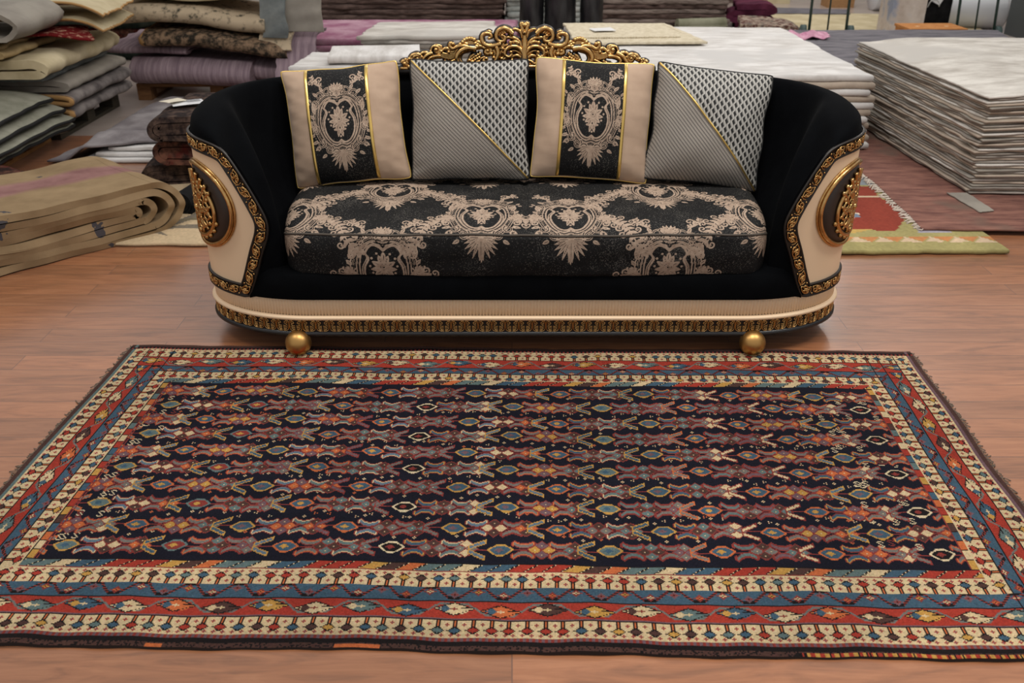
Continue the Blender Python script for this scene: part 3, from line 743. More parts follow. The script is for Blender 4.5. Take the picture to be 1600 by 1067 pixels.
# ------------------------------------------------------------------ the area rug: every knot is one face with its own wool colour
NAVY, RED, BLUE, CRM, ORG, YEL, TEAL, BRN, GRY, PUR, DK, DRED, LBL, CRM2 = range(14)
PAL = lin(np.array([(20, 20, 30), (136, 48, 38), (54, 76, 92), (176, 157, 124), (164, 88, 52), (160, 122, 62), (80, 96, 96), (66, 46, 42), (98, 94, 90), (94, 72, 78), (24, 20, 21), (112, 47, 43), (80, 98, 112), (184, 168, 138)]))
NX, NYR = 800, 408
G = np.full((NYR, NX), NAVY, np.int8)                                  # row 0 = edge nearest the camera
def px(A, x, y, c):
    x, y = int(round(x)), int(round(y))
    if 0 <= y < A.shape[0] and 0 <= x < A.shape[1]: A[y, x] = c
def ln(A, x0, y0, x1, y1, c, w=1):
    n = int(max(abs(x1 - x0), abs(y1 - y0))) + 1
    for t in np.linspace(0, 1, n * 2):
        for k in range(w): px(A, x0 + (x1 - x0) * t, y0 + (y1 - y0) * t + k, c)
def dia(A, cx, cy, rx, ry, c, oc=None):
    for y in range(int(cy - ry - 1), int(cy + ry + 2)):
        for x in range(int(cx - rx - 1), int(cx + rx + 2)):
            d = abs(x - cx) / rx + abs(y - cy) / ry
            if d <= 1.0: px(A, x, y, c)
            elif oc is not None and d <= 1 + 1.1 / min(rx, ry): px(A, x, y, oc)
def hexa(A, cx, cy, rx, ry, c, oc, ic=None):
    for y in range(int(cy - ry), int(cy + ry + 1)):
        w = rx * (1 - .72 * (abs(y - cy) / ry) ** 1.15)
        for x in range(int(cx - rx), int(cx + rx + 1)):
            d = abs(x - cx)
            if d <= w: px(A, x, y, oc if d > w - 2 or abs(y - cy) > ry - 1.6 else c)
    if ic is not None: dia(A, cx - 1, cy, rx * .35, ry * .4, ic)
def cresc(A, cx, cy, up, ci, cm, co, L=13):
    """a curved bracket above (up=1) or below the stem"""
    for x in range(-L // 2, L // 2 + 1):
        e = abs(x) / (L / 2); base = 1.3 + 3.2 * e ** 2
        for k, c in ((0, co), (1, ci), (2, ci), (3, ci), (4, cm), (5, co)):
            px(A, cx + x, cy + up * (base + k), c)
    for x in (-L // 2 - 1, L // 2 + 1):
        for k in range(4, 10): px(A, cx + x, cy + up * (k), co if k in (4, 9) else cm)
        for k in range(5, 9): px(A, cx + x + (1 if x > 0 else -1), cy + up * k, co)
def leafv(A, cx, cy, ci, co):
    for up in (1, -1):
        for k in range(13):
            x = cx + k; yb = cy + up * (1 + k * .56)
            for w in range(-1, 4):
                c = co if w in (-1, 3) or k in (0, 12) or (k % 4 == 3 and w == 2) else ci
                px(A, x, yb + up * w, c)
def crossmark(A, x, y, c):
    for dx, dy in ((0, 0), (1, 0), (-1, 0), (0, 1), (0, -1)): px(A, x + dx, y + dy, c)
def smark(A, x, y, c):
    for dx, dy in ((-2, 2), (-1, 3), (0, 3), (1, 3), (2, 2), (-1, 1), (0, 0), (1, -1), (2, -2), (1, -3), (0, -3), (-1, -3), (-2, -2)): px(A, x + dx, y + dy, c)
R_ = np.random.default_rng(5)
# field
fx0, fx1, fy0, fy1 = 68, 732, 81, 331
rows_n = 10; rh = (fy1 - fy0 - 4) / rows_n; UN = 79
schemes = {0: [], 1: []}
for par in (0, 1):
    for k in range(12):
        schemes[par].append(dict(
            leaf=[(GRY, DRED), (LBL, YEL), (PUR, DRED), (GRY, ORG), (CRM, DRED)][R_.integers(5)] if k % 4 != 1 else (BLUE, YEL),
            hx=[(DK, CRM2, DRED), (BLUE, YEL, PUR), (BLUE, ORG, YEL), (DRED, TEAL, YEL), (TEAL, YEL, BLUE)][R_.integers(5)],
            c1=[(LBL, CRM, DRED), (GRY, ORG, DRED), (GRY, ORG, DRED), (TEAL, DRED, DRED), (BLUE, YEL, DRED)][R_.integers(5)],
            c2=[(TEAL, CRM, DRED), (GRY, ORG, DRED), (PUR, DRED, DRED), (GRY, DRED, DRED)][R_.integers(4)],
            d1=[(BRN, TEAL), (ORG, PUR), (CRM, BRN), (GRY, BRN), (YEL, PUR)][R_.integers(5)],
            d2=[(TEAL, BRN), (PUR, GRY), (ORG, BRN), (GRY, CRM)][R_.integers(4)]))
for r in range(rows_n):
    par = r % 2; cy = fy0 + 1.5 + (r // 2) * 2 * rh + (rh * .52 if par == 0 else rh * 1.48)
    ln(G, fx0, cy, fx1, cy, DRED)
    for k in range(-1, 10):
        x0 = fx0 + 8 + k * UN + par * 41 + R_.integers(-1, 2); s = schemes[par][(k + 12) % 12]; cyj = cy + R_.integers(-1, 2)
        sub_ = G[:, fx0:fx1]; X = x0 - fx0
        leafv(sub_, X - 14, cyj, *s['leaf'])
        hexa(sub_, X + 9, cyj, 10, 6, *s['hx'])
        for up in (1, -1): cresc(sub_, X + 26, cyj, up, *s['c1'])
        a, b2 = s['d1']
        for dx, dy, c in ((-5, 0, a), (5, 0, a), (0, 5, b2), (0, -5, b2)): dia(sub_, X + 39 + dx, cyj + dy, 5, 4.0, c, DRED); px(sub_, X + 39 + dx, cyj + dy, CRM)
        for up in (1, -1): cresc(sub_, X + 53, cyj, up, *s['c2'])
        a, b2 = s['d2']
        for dx, dy, c in ((-4, 0, a), (4, 0, a), (0, 5, b2), (0, -5, b2)): dia(sub_, X + 64 + dx - 1, cyj + dy, 4.4, 3.8, c, DRED); px(sub_, X + 63 + dx, cyj + dy, CRM)
    if r < rows_n - 1:
        yg = cy + (rh * .52 if par else rh * .48)
        for x in np.arange(fx0 + 30, fx1 - 30, 5.5 if par else 14):
            xx, yy = x + R_.integers(-3, 4), yg + R_.integers(-4, 5)
            blk = G[int(yy) - 2:int(yy) + 3, int(xx) - 2:int(xx) + 3]
            if (blk == NAVY).all(): crossmark(G, xx, yy, CRM if R_.random() < .85 else ORG); px(G, xx, yy, DRED)
        for x in list(fx0 + R_.integers(4, 26, 3)) + list(fx1 - R_.integers(6, 60, 3)): smark(G, x, yg + R_.integers(-3, 4), CRM2 if R_.random() < .8 else DRED)
# side end strips of little squares and a red line
sqc = [RED, BLUE, YEL, ORG, BRN, CRM, TEAL, RED]
for xa, xb in ((63, 67), (733, 737)):
    for y in range(74, 332):
        G[y, xa:xb + 1] = sqc[(y // 10 * 5 + (y // 10) % 3) % 8] if y % 10 not in (0,) else DK
for x in (62, 68, 70, 732, 738): G[74:334, x] = DRED if x in (70, 732, 68) else DK
# slanted stripe bands along the two long sides
stc = [RED, BLUE, TEAL, BRN, RED, BLUE, TEAL, YEL, RED, CRM, ORG]
for ya, yb in ((72, 80), (331, 340)):
    for y in range(ya, yb + 1):
        for x in range(62, 739):
            q = (x - (y - ya) * 1.35) / 13.0; f = q - math.floor(q)
            G[y, x] = (CRM if (y % 2 and .06 < f < .13) else DK) if f < .19 else stc[int(math.floor(q)) * 7 % 11]
    G[ya, 62:739] = DK if ya > 200 else DRED; G[yb, 62:739] = DK
# border strips drawn along x (row 0 = outer side), then wrapped round the four sides
def strip_white(n, h, flip):
    A = np.full((h, n), CRM, np.int8); cols = [RED, BLUE, BRN, RED, TEAL, YEL, RED, BLUE, BRN, BLUE]
    for k, x in enumerate(np.arange(6, n, 11.7)):
        c = cols[(k * 3 + k // 7) % 10]; x = int(x); y0 = h - 1
        for y in range(max(0, h - 7), h): px(A, x - 1, y, DK); px(A, x + 1, y, DK); px(A, x, y, ORG)
        dia(A, x, h - 9, 3.6, 2.7, c, DK); px(A, x + 4, h - 9, DK); px(A, x - 4, h - 9, DK)
        for xx, yy in ((x + 6, h - 4), (x + 3, 2), (x + 9, 2)): crossmark(A, xx, yy, RED); px(A, xx, yy, PUR)
    return A[::-1] if flip else A
def strip_red(n, h):
    A = np.full((h, n), RED, np.int8); per = 62
    for x in range(n):
        t = (x % per) / per; y = 2 if t < .30 else (2 + (h - 5) * (t - .30) / .2 if t < .5 else (h - 3 if t < .8 else h - 3 - (h - 5) * (t - .8) / .2))
        px(A, x, y, GRY); px(A, x, y + 1, GRY if x % 2 else TEAL); 
    cs_ = [(YEL, BLUE), (CRM, BRN), (TEAL, CRM), (BLUE, YEL), (CRM, BLUE), (ORG, BLUE), (BRN, CRM)]
    for k, x in enumerate(np.arange(10, n, 31)):
        a, b2 = cs_[k % 7]; cy = h // 2 + (1 if k % 2 else -1); dia(A, x, cy, 12, 5.2, a, DK); dia(A, x - 6, cy, 4.6, 2.6, b2, None); dia(A, x, cy, 2, 1.6, CRM if a != CRM else DRED)
        for j in range(5): px(A, x + 5 + j, cy - 4 + j // 2, a); px(A, x + 5 + j, cy + 1, DK)
    return A
def strip_blue(n, h):
    A = np.full((h, n), BLUE, np.int8); per = 33
    if n > 0: A[:, (np.arange(n) // 90) % 3 == 1] = LBL; A[:, (np.arange(n) // 90) % 3 == 1] = BLUE
    for x in range(n):
        t = (x % per) / per; y = 1 if t < .22 else (1 + (h - 3) * (t - .22) / .28 if t < .5 else (h - 2 if t < .72 else h - 2 - (h - 3) * (t - .72) / .28))
        flat = t < .22 or .5 <= t < .72
        for k in (0, 1, 2): px(A, x, y + k, DK if flat else (DRED if (x + k) % 2 else DK))
    cs_ = [ORG, CRM, DRED, YEL, CRM, DRED]
    for k, x in enumerate(np.arange(4, n, 16.5)):
        cy = h // 2 + (-1 if k % 2 == 0 else 2); dia(A, int(x), cy, 4.2, 3.4, DRED if cs_[k % 6] != DRED else PUR, None); dia(A, int(x), cy, 2.2, 1.8, cs_[k % 6]); px(A, int(x), cy, DK)
    return A
def wrap(y0, y1, S_fn, xl0, xl1, yt0, yt1):
    """near long side rows y0..y1, far side rows yt0..yt1, left columns xl0..xl1 (right mirrored)"""
    h = y1 - y0 + 1; G[y0:y1 + 1, xl0:NX - xl0] = S_fn(NX - 2 * xl0, h)
    h = yt1 - yt0 + 1; G[yt0:yt1 + 1, xl0:NX - xl0] = S_fn(NX - 2 * xl0, h)[::-1]
    w = xl1 - xl0 + 1; n = yt0 - y1 - 1
    c = S_fn(n, w); G[y1 + 1:yt0, xl0:xl1 + 1] = c.T; G[y1 + 1:yt0, NX - 1 - xl1:NX - xl0] = c.T[:, ::-1]
G[:, :7] = BRN; G[:, -7:] = BRN; G[:8] = DK; G[400:] = DK
G[:4] = np.where(R_.random((4, NX)) < .75, BRN, DK); G[404:] = BRN
G[:, 4:7] = TEAL; G[:, -7:-4] = PUR
for x in range(NX):
    G[8:11, x] = DRED if (x // 2) % 2 else PUR; G[399:402, x] = DRED if (x // 2) % 2 else DK
    if x > 590 and x < 800: G[0:3, x] = (YEL if (x // 3) % 2 else RED) if R_.random() < .85 else DK
    if 300 < x < 330 or 180 < x < 192: G[0:3, x] = ORG
wrap(11, 25, lambda n, h: strip_white(n, h, False), 7, 20, 383, 398)
wrap(28, 42, strip_red, 22, 36, 365, 381)
wrap(44, 56, strip_blue, 38, 48, 353, 364)
wrap(57, 71, lambda n, h: strip_white(n, h, True), 49, 61, 340, 352)
for r in (26, 27, 43): G[r, 7:NX - 7] = DK if r != 27 else PUR
for r in (382, 365 - 1, 353 - 0): G[r, 22:NX - 22] = DK
for c_ in (21, 37, 48): G[26:398, c_] = DK; G[26:398, NX - 1 - c_] = DK
# map the knot grid to the floor
ug, vg = np.linspace(0, 1, NX + 1), np.linspace(0, 1, NYR + 1)
Ug, Vg = np.meshgrid(ug, vg, indexing='ij')
FLc, FRc, NLc, NRc = map(np.array, ((-1.362, 2.906), (1.405, 2.852), (-1.428, 1.476), (1.334, 1.427)))
XY = ((1 - Ug) * (1 - Vg))[..., None] * NLc + (Ug * (1 - Vg))[..., None] * NRc + ((1 - Ug) * Vg)[..., None] * FLc + (Ug * Vg)[..., None] * FRc
wx = Ug * 2.77; wy = Vg * 1.43
XY[..., 1] += .006 * wob(wx, wy * .3, 1.6, 8) + .0035 * wob(wx, wy * .5, 5, 9); XY[..., 0] += .008 * wob(wx * .4, wy, 2.2, 10) * np.exp(-np.minimum(Ug, 1 - Ug) * 12)
Zr = .007 + .0016 * wob(wx, wy, 2.5, 12) + .0035 * np.clip(wob(wx, wy * 1.5, 3.5, 13), 0, 1) * np.exp(-np.minimum(Vg, 1 - Vg) * 18)
Zr = np.maximum(Zr, .004)
V = np.concatenate([XY, Zr[..., None]], -1)
RUG = empty('area_rug', (0, 2.15, 0), 'large patterned wool rug with navy field and red, blue and ivory borders before the sofa', 'rug')
def lr(P): P = np.array(P, float); P[..., 1] -= 2.15; return P
def mat_knots():
    n = NT('knotted_wool', .92, .08, 0, None, .05)
    a = n.n('ShaderNodeAttribute', attribute_name='wool'); v = n.noise(n.coord(), 5, 4); w = n.noise(n.coord((1, .25, 1)), 3, 4)
    c = n.mix(1., a.outputs['Color'], n.ramp(w, [(.3, (.80, .80, .80, 1)), (.7, (1.16, 1.14, 1.1, 1))]), 'MULTIPLY')
    n.col(c); n.bump(n.noise(n.coord(), 330, 1), .45, .003); return n.m
KN = mat_knots()
pile = make_mesh('pile', lr(V), gq(NX + 1, NYR + 1), KN, RUG, False)
cols = PAL[G.T.reshape(-1)]
jit = (1 + R_.normal(0, .10, (len(cols), 1))) * (1 + R_.normal(0, .03, (len(cols), 3)))
abr = 1 + .14 * wob(np.repeat(ug[:-1], NYR) * 1.2, np.tile(vg[:-1], NX) * 9, 1.5, 21)[:, None]
cols = np.clip(cols * jit * abr, 0, 1)
at = pile.data.attributes.new('wool', 'FLOAT_COLOR', 'FACE')
at.data.foreach_set('color', np.concatenate([cols, np.ones((len(cols), 1))], 1).astype(np.float32).ravel())
# foundation edge down to the floor
rim = np.concatenate([V[:, 0], V[-1, 1:], V[::-1, -1][1:], V[0, ::-1][1:-1]]); low = rim.copy(); low[:, 2] = .0004
c0 = np.array([0, 2.15, 0]); low[:, :2] += (low[:, :2] - c0[:2]) * .0012
make_mesh('selvage', lr(np.stack([rim, low], 1)), gq(len(rim), 2, True), plain('dark_goat_hair', (.028, .02, .018, 1), .9), RUG)
for side in (0, -1):
    b = Bag(); E_ = V[side]
    for k in range(0, NYR, 2):
        p0 = E_[k]; d = np.array([-1 if side == 0 else 1, R_.normal(0, .35), 0]); L = R_.uniform(.005, .018) * (1 if R_.random() > .15 else 1.5)
        p1 = p0 + d * L * .5; p2 = p0 + d * L + [0, R_.normal(0, .006), 0]; p0 = p0.copy(); p0[2] = .004; p1[2] = .0045; p2[2] = .0022
        b.tube(cr([p0, p1, p2], 5), .0016, 4)
    f_ = Bag(); f_.V = [lr(v_) for v_ in b.V]; f_.Q = b.Q; f_.build("fringe", plain("worn_fringe_wool", (.16, .12, .09, 1), .9), RUG)


# ------------------------------------------------------------------ rugs of the showroom: flat slabs and folded ribbons
def C(r, g, b, k=1.0): v = lin((r, g, b)) * k; return (float(v[0]), float(v[1]), float(v[2]), 1)
def slab(name, label, cat, c, size, z0, t, mat, yaw=0., seed=0, group=None, jit=.012, wave=.006, fz=None, n=(26, 26), binding=None, parent=None, quad=None, bulge=.3, zseed=None):
    """a rug lying flat: centre c, size, bottom z0, thickness t; edges wander a little; fz(x,y) lifts or sags it in world metres"""
    nu, nv = n; U, V = np.meshgrid(np.linspace(-1, 1, nu), np.linspace(-1, 1, nv), indexing='ij')
    if quad is None:
        x = U * size[0] / 2; y = V * size[1] / 2
        k, m = math.cos(yaw), math.sin(yaw); X = c[0] + x * k - y * m; Y = c[1] + x * m + y * k
    else:                                                              # near-left, near-right, far-right, far-left
        q = np.array(quad, float); u, v = (U + 1) / 2, (V + 1) / 2
        XYq = ((1 - u) * (1 - v))[..., None] * q[0] + (u * (1 - v))[..., None] * q[1] + (u * v)[..., None] * q[2] + ((1 - u) * v)[..., None] * q[3]
        X, Y = XYq[..., 0], XYq[..., 1]; c = q.mean(0)
    X = X + jit * wob(V * 2, 0 * U, 2, seed) * abs(U) ** 4; Y = Y + jit * wob(U * 2, 0 * V, 2, seed + 1) * abs(V) ** 4
    Z = z0 + wave * (wob(X * 1.5, Y * 1.5, 1.6, seed + 2 if zseed is None else zseed) + 1) * .5
    if fz is not None: Z = Z + fz(X, Y)
    top = np.stack([X, Y, Z + t], -1); bot = np.stack([X, Y, Z], -1)
    def rim(A): return np.concatenate([A[:, 0], A[-1, 1:], A[::-1, -1][1:], A[0, ::-1][1:-1]])
    rt, rb = rim(top), rim(bot); cen = np.array([c[0], c[1], 0]); out = rt - cen; out[:, 2] = 0; out /= np.linalg.norm(out, axis=1)[:, None]
    m1 = rt * .8 + rb * .2 + out * t * bulge; m2 = rt * .2 + rb * .8 + out * t * bulge
    o3 = np.array([c[0], c[1], z0 if fz is None else z0])
    b = Bag(); b.add(top - o3, gq(nu, nv)); b.add(bot - o3, gq(nu, nv)[:, ::-1]); ring = np.stack([rb, m2, m1, rt], 1) - o3; b.add(ring, gq(len(rt), 4, True))
    ob = b.build(name, mat, parent); ob.location = o3
    if label: tag(ob, label, cat, group)
    if binding is not None:
        b2 = Bag(); b2.tube(rt * .5 + rb * .5 - o3 + out * t * bulge, t * .36, 6, True); b2.build('edge_binding', binding, ob)
    return ob
def ribbon(bag, prof, L, t, nL=24, taper=0., seed=0, amp=.01, shear=0.):
    """thick ribbon: profile (p,z) swept along q in [0,L]"""
    P = np.asarray(prof, float); d = np.gradient(P, axis=0); d /= np.linalg.norm(d, axis=1)[:, None] + 1e-9; N = np.stack([-d[:, 1], d[:, 0]], 1)
    a, b_ = P + N * t / 2, P - N * t / 2; m = len(P); loop = np.concatenate([a, b_[::-1]]); M = 2 * m
    q = np.linspace(0, L, nL); rows = []
    for k, qq in enumerate(q):
        r = loop.copy(); pp = np.concatenate([P, P[::-1]])
        r[:, 0] += amp * wob(qq * 2.2 + 0 * pp[:, 0], pp[:, 1] * 4, 1.5, seed) + shear * qq
        r[:, 1] += amp * .45 * wob(qq * 2.2 + 0 * pp[:, 0], pp[:, 0] * 1.5, 1.5, seed + 1) * np.clip(pp[:, 1] / .05, 0, 1)
        rows.append(np.stack([r[:, 0], np.full(M, qq) + amp * .8 * wob(r[:, 0] * 2, r[:, 1] * 6, 1.5, seed + 2) * (1 if k in (0, nL - 1) else .5), np.maximum(r[:, 1], .0005)], 1))
    V = np.stack(rows); bag.add(V, gq(nL, M, False, True))
    for e, fl in ((0, 1), (nL - 1, -1)):
        i = np.arange(m - 1); Q = np.stack([i, i + 1, M - 2 - i, M - 1 - i], 1); bag.add(V[e], Q if fl > 0 else Q[:, ::-1])
def serp(layers, w, t, gap=.004, start=0, cut=.0, seed=0):
    """serpentine of a folded rug, loops at p=0 and p=-w"""
    r = np.random.default_rng(seed); pts = []; h = t + gap
    for k in range(layers):
        z = t / 2 + k * h; fwd = (k + start) % 2 == 0
        xs = np.linspace(-w + h * .6, -h * .6, 9)
        if k == 0 and cut: xs = np.linspace(-w + cut, -h * .6, 9) if fwd else np.linspace(-w + h * .6, -cut, 9)
        if k == layers - 1: xs = np.linspace(-w + h * .6, -h * .6 - r.uniform(0, .06), 9)
        if not fwd: xs = xs[::-1]
        for x in xs: pts.append((x, z + .004 * math.sin(x * 9 + k + seed)))
        if k < layers - 1: pts.append((h * .05 if fwd else -w - h * .05, z + h / 2))
    return cr(pts, len(pts) * 3)
def folded(name, label, cat, corner, ang, w, L, layers, t, mat, seed=0, group=None, z0=0., gap=.004, amp=.012, start=0, prof=None, fz=None, shear=0., edge=None):
    """folded rug; corner = where the visible fold meets the near end; ang = direction the fold faces; length runs 90 deg left of it"""
    b = Bag(); pr = [serp(layers, w, t, gap, start, 0, seed)] if prof is None else prof
    for k, p in enumerate(pr): ribbon(b, p, L, t, 26, 0, seed, amp, shear)
    if fz is not None:
        for v in b.V: v[:, 2] += fz(v[:, 0], v[:, 1])
    ob = b.build(name, mat); ob.location = (corner[0], corner[1], z0); ob.rotation_euler = (0, 0, ang); tag(ob, label, cat, group)
    if edge is not None:
        b2 = Bag()
        for k, p in enumerate(pr):
            for qq in (0.0,):
                V = b.V[3 * k][: 0] if False else None
                row = b.V[3 * k].reshape(26, -1, 3)[0]; m = row.shape[0] // 2; c = (row[:m] + row[::-1][:m]) / 2; b2.tube(c, t * .55, 5)
        b2.build('edge_binding', edge, ob)
    return ob
def roll(name, label, cat, c, ang, L, r, mat, turns=4, core=.25, seed=0, tilt=0.):
    """rolled-up rug lying down, spiral at the ends"""
    a = np.linspace(0, turns * 2 * pi, turns * 26); rr = r * (core + (1 - core) * a / a[-1]); prof = np.stack([rr * np.cos(a), r + rr * np.sin(a)], 1)
    b = Bag(); ribbon(b, prof, L, r * (1 - core) / turns * .86, 14, 0, seed, .004)
    ob = b.build(name, mat); ob.location = c; ob.rotation_euler = (0, tilt, ang); tag(ob, label, cat); return ob
def pallet(label, c, sx, sy, mat, yaw=0.):
    e = empty('wooden_pallet', (c[0], c[1], 0), label, 'pallet', None, yaw); blk = {'block': [], 'top_board': [], 'bottom_board': []}
    for i in (-1, 0, 1):
        for j in (-1, 0, 1):
            b = Bag(); b.box((i * (sx / 2 - .05), j * (sy / 2 - .06), .061), (.10, .12, .078)); b.build('block', mat, e, False)
        b = Bag(); b.box((i * (sx / 2 - .05), 0, .011), (.10, sy, .022)); b.build('bottom_board', mat, e, False)
    for j in range(5): b = Bag(); b.box((0, (j - 2) * (sy - .1) / 4, .111), (sx, .1, .022)); b.build('top_board', mat, e, False)
    return e
def mat_pine(name, a, b):
    n = NT(name, .75, .2); n.col(n.ramp(n.noise(n.coord((3, 3, 20)), 6, 5, .6, .6), [(.3, a), (.7, b)])); return n.m
PINE = mat_pine('raw_pine', C(140, 98, 58), C(178, 132, 84)); PINED = mat_pine('dark_stained_pine', C(52, 52, 46), C(74, 66, 54)); PINEB = mat_pine('brown_pine', C(96, 66, 42), C(128, 92, 60))
R_GREY = rug_mat('grey_distressed', C(88, 82, 82), C(140, 133, 130), 5, 8)
R_GREYP = rug_mat('plain_grey', C(136, 130, 122), C(154, 148, 138), 3, 4)
R_LILAC = rug_mat('lilac_grey', C(112, 106, 108), C(152, 147, 148), 3, 8, c=C(94, 88, 92))
R_WHITE = rug_mat('white_distressed', C(196, 192, 188), C(226, 224, 222), 4, 8, (1, 3, 1), c=C(204, 202, 200))
R_OFFW = rug_mat('offwhite_faded', C(176, 170, 162), C(214, 210, 203), 3.2, 9, (1, 2, 1), c=C(190, 186, 180))
R_EDGE = rug_mat('beige_rug_edge', C(164, 151, 137), C(184, 170, 155), 4, 5)
R_EDGEG = rug_mat('grey_rug_edge', C(138, 132, 124), C(158, 150, 142), 4, 5)
R_CREAM = rug_mat('cream_wool', C(176, 162, 130), C(200, 187, 156), 3, 4)
R_TAN = rug_mat('tan_gold', C(150, 128, 92), C(182, 160, 120), 4, 5)
R_OLIVE = rug_mat('olive_grey', C(112, 112, 92), C(140, 140, 120), 4, 5)
R_SAGE = rug_mat('sage_grey', C(120, 120, 106), C(148, 147, 134), 4, 6)
R_BLUEG = rug_mat('blue_grey', C(92, 98, 100), C(124, 128, 126), 4, 5)
R_SPECK = rug_mat('dark_speckled', C(48, 44, 38), C(140, 116, 94), 22, 9, (1, 1, 1), .42, .6)
R_CSPECK = rug_mat('cream_speckled', C(70, 68, 60), C(186, 168, 142), 18, 9, (1, 1, 1), .34, .48)
R_PURPLE = rug_mat('mauve_striped', C(114, 95, 106), C(166, 147, 153), 3, 6, (1, 14, 1), .3, .7)
R_MAUVE = rug_mat('mauve_plain', C(118, 98, 98), C(146, 124, 120), 4, 5)
R_PINK = rug_mat('magenta_faded', C(144, 90, 116), C(182, 146, 160), 4, 8)
R_MAROON = rug_mat('maroon', C(70, 30, 48), C(98, 46, 66), 4, 5)
R_PEACH = rug_mat('peach_faded', C(170, 140, 122), C(190, 166, 150), 4, 6)
R_BROWN = rug_mat('brown_faded', C(62, 50, 46), C(112, 94, 88), 7, 7, (1, 1, 9))
R_DARKRED = rug_mat('dark_red_motifs', C(42, 30, 28), C(112, 76, 62), 16, 4, (1, 1, 1), .40, .62, c=C(84, 34, 30))
R_DARKOR = rug_mat('dark_brown_motifs', C(38, 31, 31), C(86, 70, 62), 18, 4, (1, 1, 1), .42, .62)
R_REDBIT = rug_mat('red_motifs', C(96, 20, 22), C(160, 120, 100), 26, 3, (1, 1, 1), .56, .64)
R_REDCARPET = rug_mat('faded_red_carpet', C(104, 72, 66), C(142, 102, 90), 5, 9, (1, 4, 1), c=C(112, 92, 82))
R_STEEL = rug_mat('steel_grey', C(92, 90, 96), C(122, 119, 124), 4, 8, (1, 4, 1))
R_COLOUR = rug_mat('multicolour_motifs', C(92, 60, 56), C(170, 156, 140), 22, 3, (1, 1, 1), .45, .56, c=C(104, 98, 90))
R_KNIT = rug_mat('knitted_cream', C(196, 184, 158), C(218, 208, 186), 30, 3, (1, 1, 1), .35, .65, bump=.8, weave=60)
R_BLACK = rug_mat('black_pile', C(16, 16, 17), C(32, 32, 33), 8, 4)
BIND = plain('black_edge_tape', (.006, .006, .006, 1), .8)
TANB = plain('tan_edge_tape', C(170, 132, 84), .8)

# tan kilim folded in the foreground at the left
def nest(k, w, h0, h1, t, x1, wig):
    """a U lying on its side, opening to -p"""
    r = (h1 - h0) / 2; zc = (h0 + h1) / 2; a = np.linspace(-pi / 2, pi / 2, 13)
    lo = [(x, h0 + .006 * math.sin(x * 7 + k)) for x in np.linspace(-w, x1 - r, 14)]; hi = [(x, h1 + .010 * math.sin(x * 5 + wig) * min(1, -x)) for x in np.linspace(x1 - r, -w, 14)]
    return cr(lo + [(x1 - r + r * 1.1 * math.cos(q), zc + r * math.sin(q)) for q in a] + hi, 150)
n_ = NT('tan_kilim', .92, .08); v_ = n_.coord((1, 1, 1)); s_ = n_.n('ShaderNodeSeparateXYZ'); n_.l(v_, s_.inputs[0])
bandv = n_.math('SINE', n_.math('ADD', n_.math('MULTIPLY', s_.outputs[1], 10.5), n_.math('ADD', n_.math('MULTIPLY', n_.noise(v_, 2, 2), 2.0), 2.95)))
base_ = n_.ramp(n_.noise(v_, 6, 6), [(.3, C(128, 108, 82)), (.7, C(152, 130, 100))])
pinkc = n_.ramp(n_.noise(v_, 8, 6), [(.3, C(120, 86, 84)), (.7, C(148, 112, 108))])
mk = n_.math('GREATER_THAN', n_.noise(n_.coord((1, 1, 1)), 7, 3), .66)
n_.col(n_.mix(mk, n_.mix(n_.ramp(bandv, [(.35, (0, 0, 0, 1)), (.8, (1, 1, 1, 1))]), base_, pinkc), C(74, 72, 76))); n_.bump(n_.noise(v_, 260, 2), .3, .003)
th_ = .0305
folded('folded_kilim', 'thick tan and dusty pink kilim folded on the floor in the left foreground', 'folded rug', (-1.58, 4.13), math.radians(46), 1.4, .66, 6, th_, n_.m, 3, None, .002, amp=.016,
       prof=[nest(0, 1.4, .014, .232, th_, 0, 0), nest(1, 1.35, .046, .202, th_, -.05, 1), nest(2, 1.3, .078, .172, th_, -.13, 2.2), nest(3, 1.2, .108, .142, th_ * .9, -.20, 3)])
# red scrap of a rug behind it
folded('folded_rug', 'dark red patterned rug folded beside the pallet, behind the tan kilim', 'folded rug', (-2.46, 4.72), math.radians(60), .7, .5, 3, .03, R_DARKRED, 5, None, .02)
# dark folded rugs beside the left arm
for k, (z, lab, m, w, tt) in enumerate([(.003, 'dark brown flower-patterned rug folded lowest beside the left arm', R_DARKOR, .62, .03), (.136, 'dark red-edged rug in the middle of the folded pile by the left arm', R_DARKRED, .54, .028), (.270, 'dark brown rug folded on top of the pile by the left arm', R_DARKOR, .60, .028)]):
    prof = [nest(k, .6, tt / 2, .112, tt, 0, k), nest(k + 1, .56, tt / 2 + .032, .112 - .034, tt * .9, -.03, 2)] 
    folded('folded_rug', lab, 'folded rug', (-1.86 + (-.20, -.07, -.03)[k], 5.38 - .03 * k), math.radians(188 - 3 * k), .6, .62, 2, tt, m, 11 + k, 'dark folded rugs by the left arm', z, prof=prof, amp=.010)
lb = empty('paper_label', (-1.75, 4.96, .412), 'white printed paper labels lying on the dark folded rugs', 'label', None, .5)
slab('label_sheet', None, None, (0, 0), (.17, .11), 0, .002, plain('white_paper', C(225, 226, 228), .6), 0, 3, None, .0, .012, None, (8, 8), parent=lb)
o_ = slab('label_sheet', None, None, (-.07, .02), (.12, .08), .012, .002, plain('cream_paper', C(214, 206, 186), .6), .5, 4, None, .0, .02, None, (8, 8), parent=lb)
b = Bag()
for k in range(4): b.box((.03, .025 - k * .016, .0155), (.09 - .02 * (k % 2), .004, .001))
b.build('printed_lines', plain('printing_ink', C(60, 60, 66), .7), lb, False)
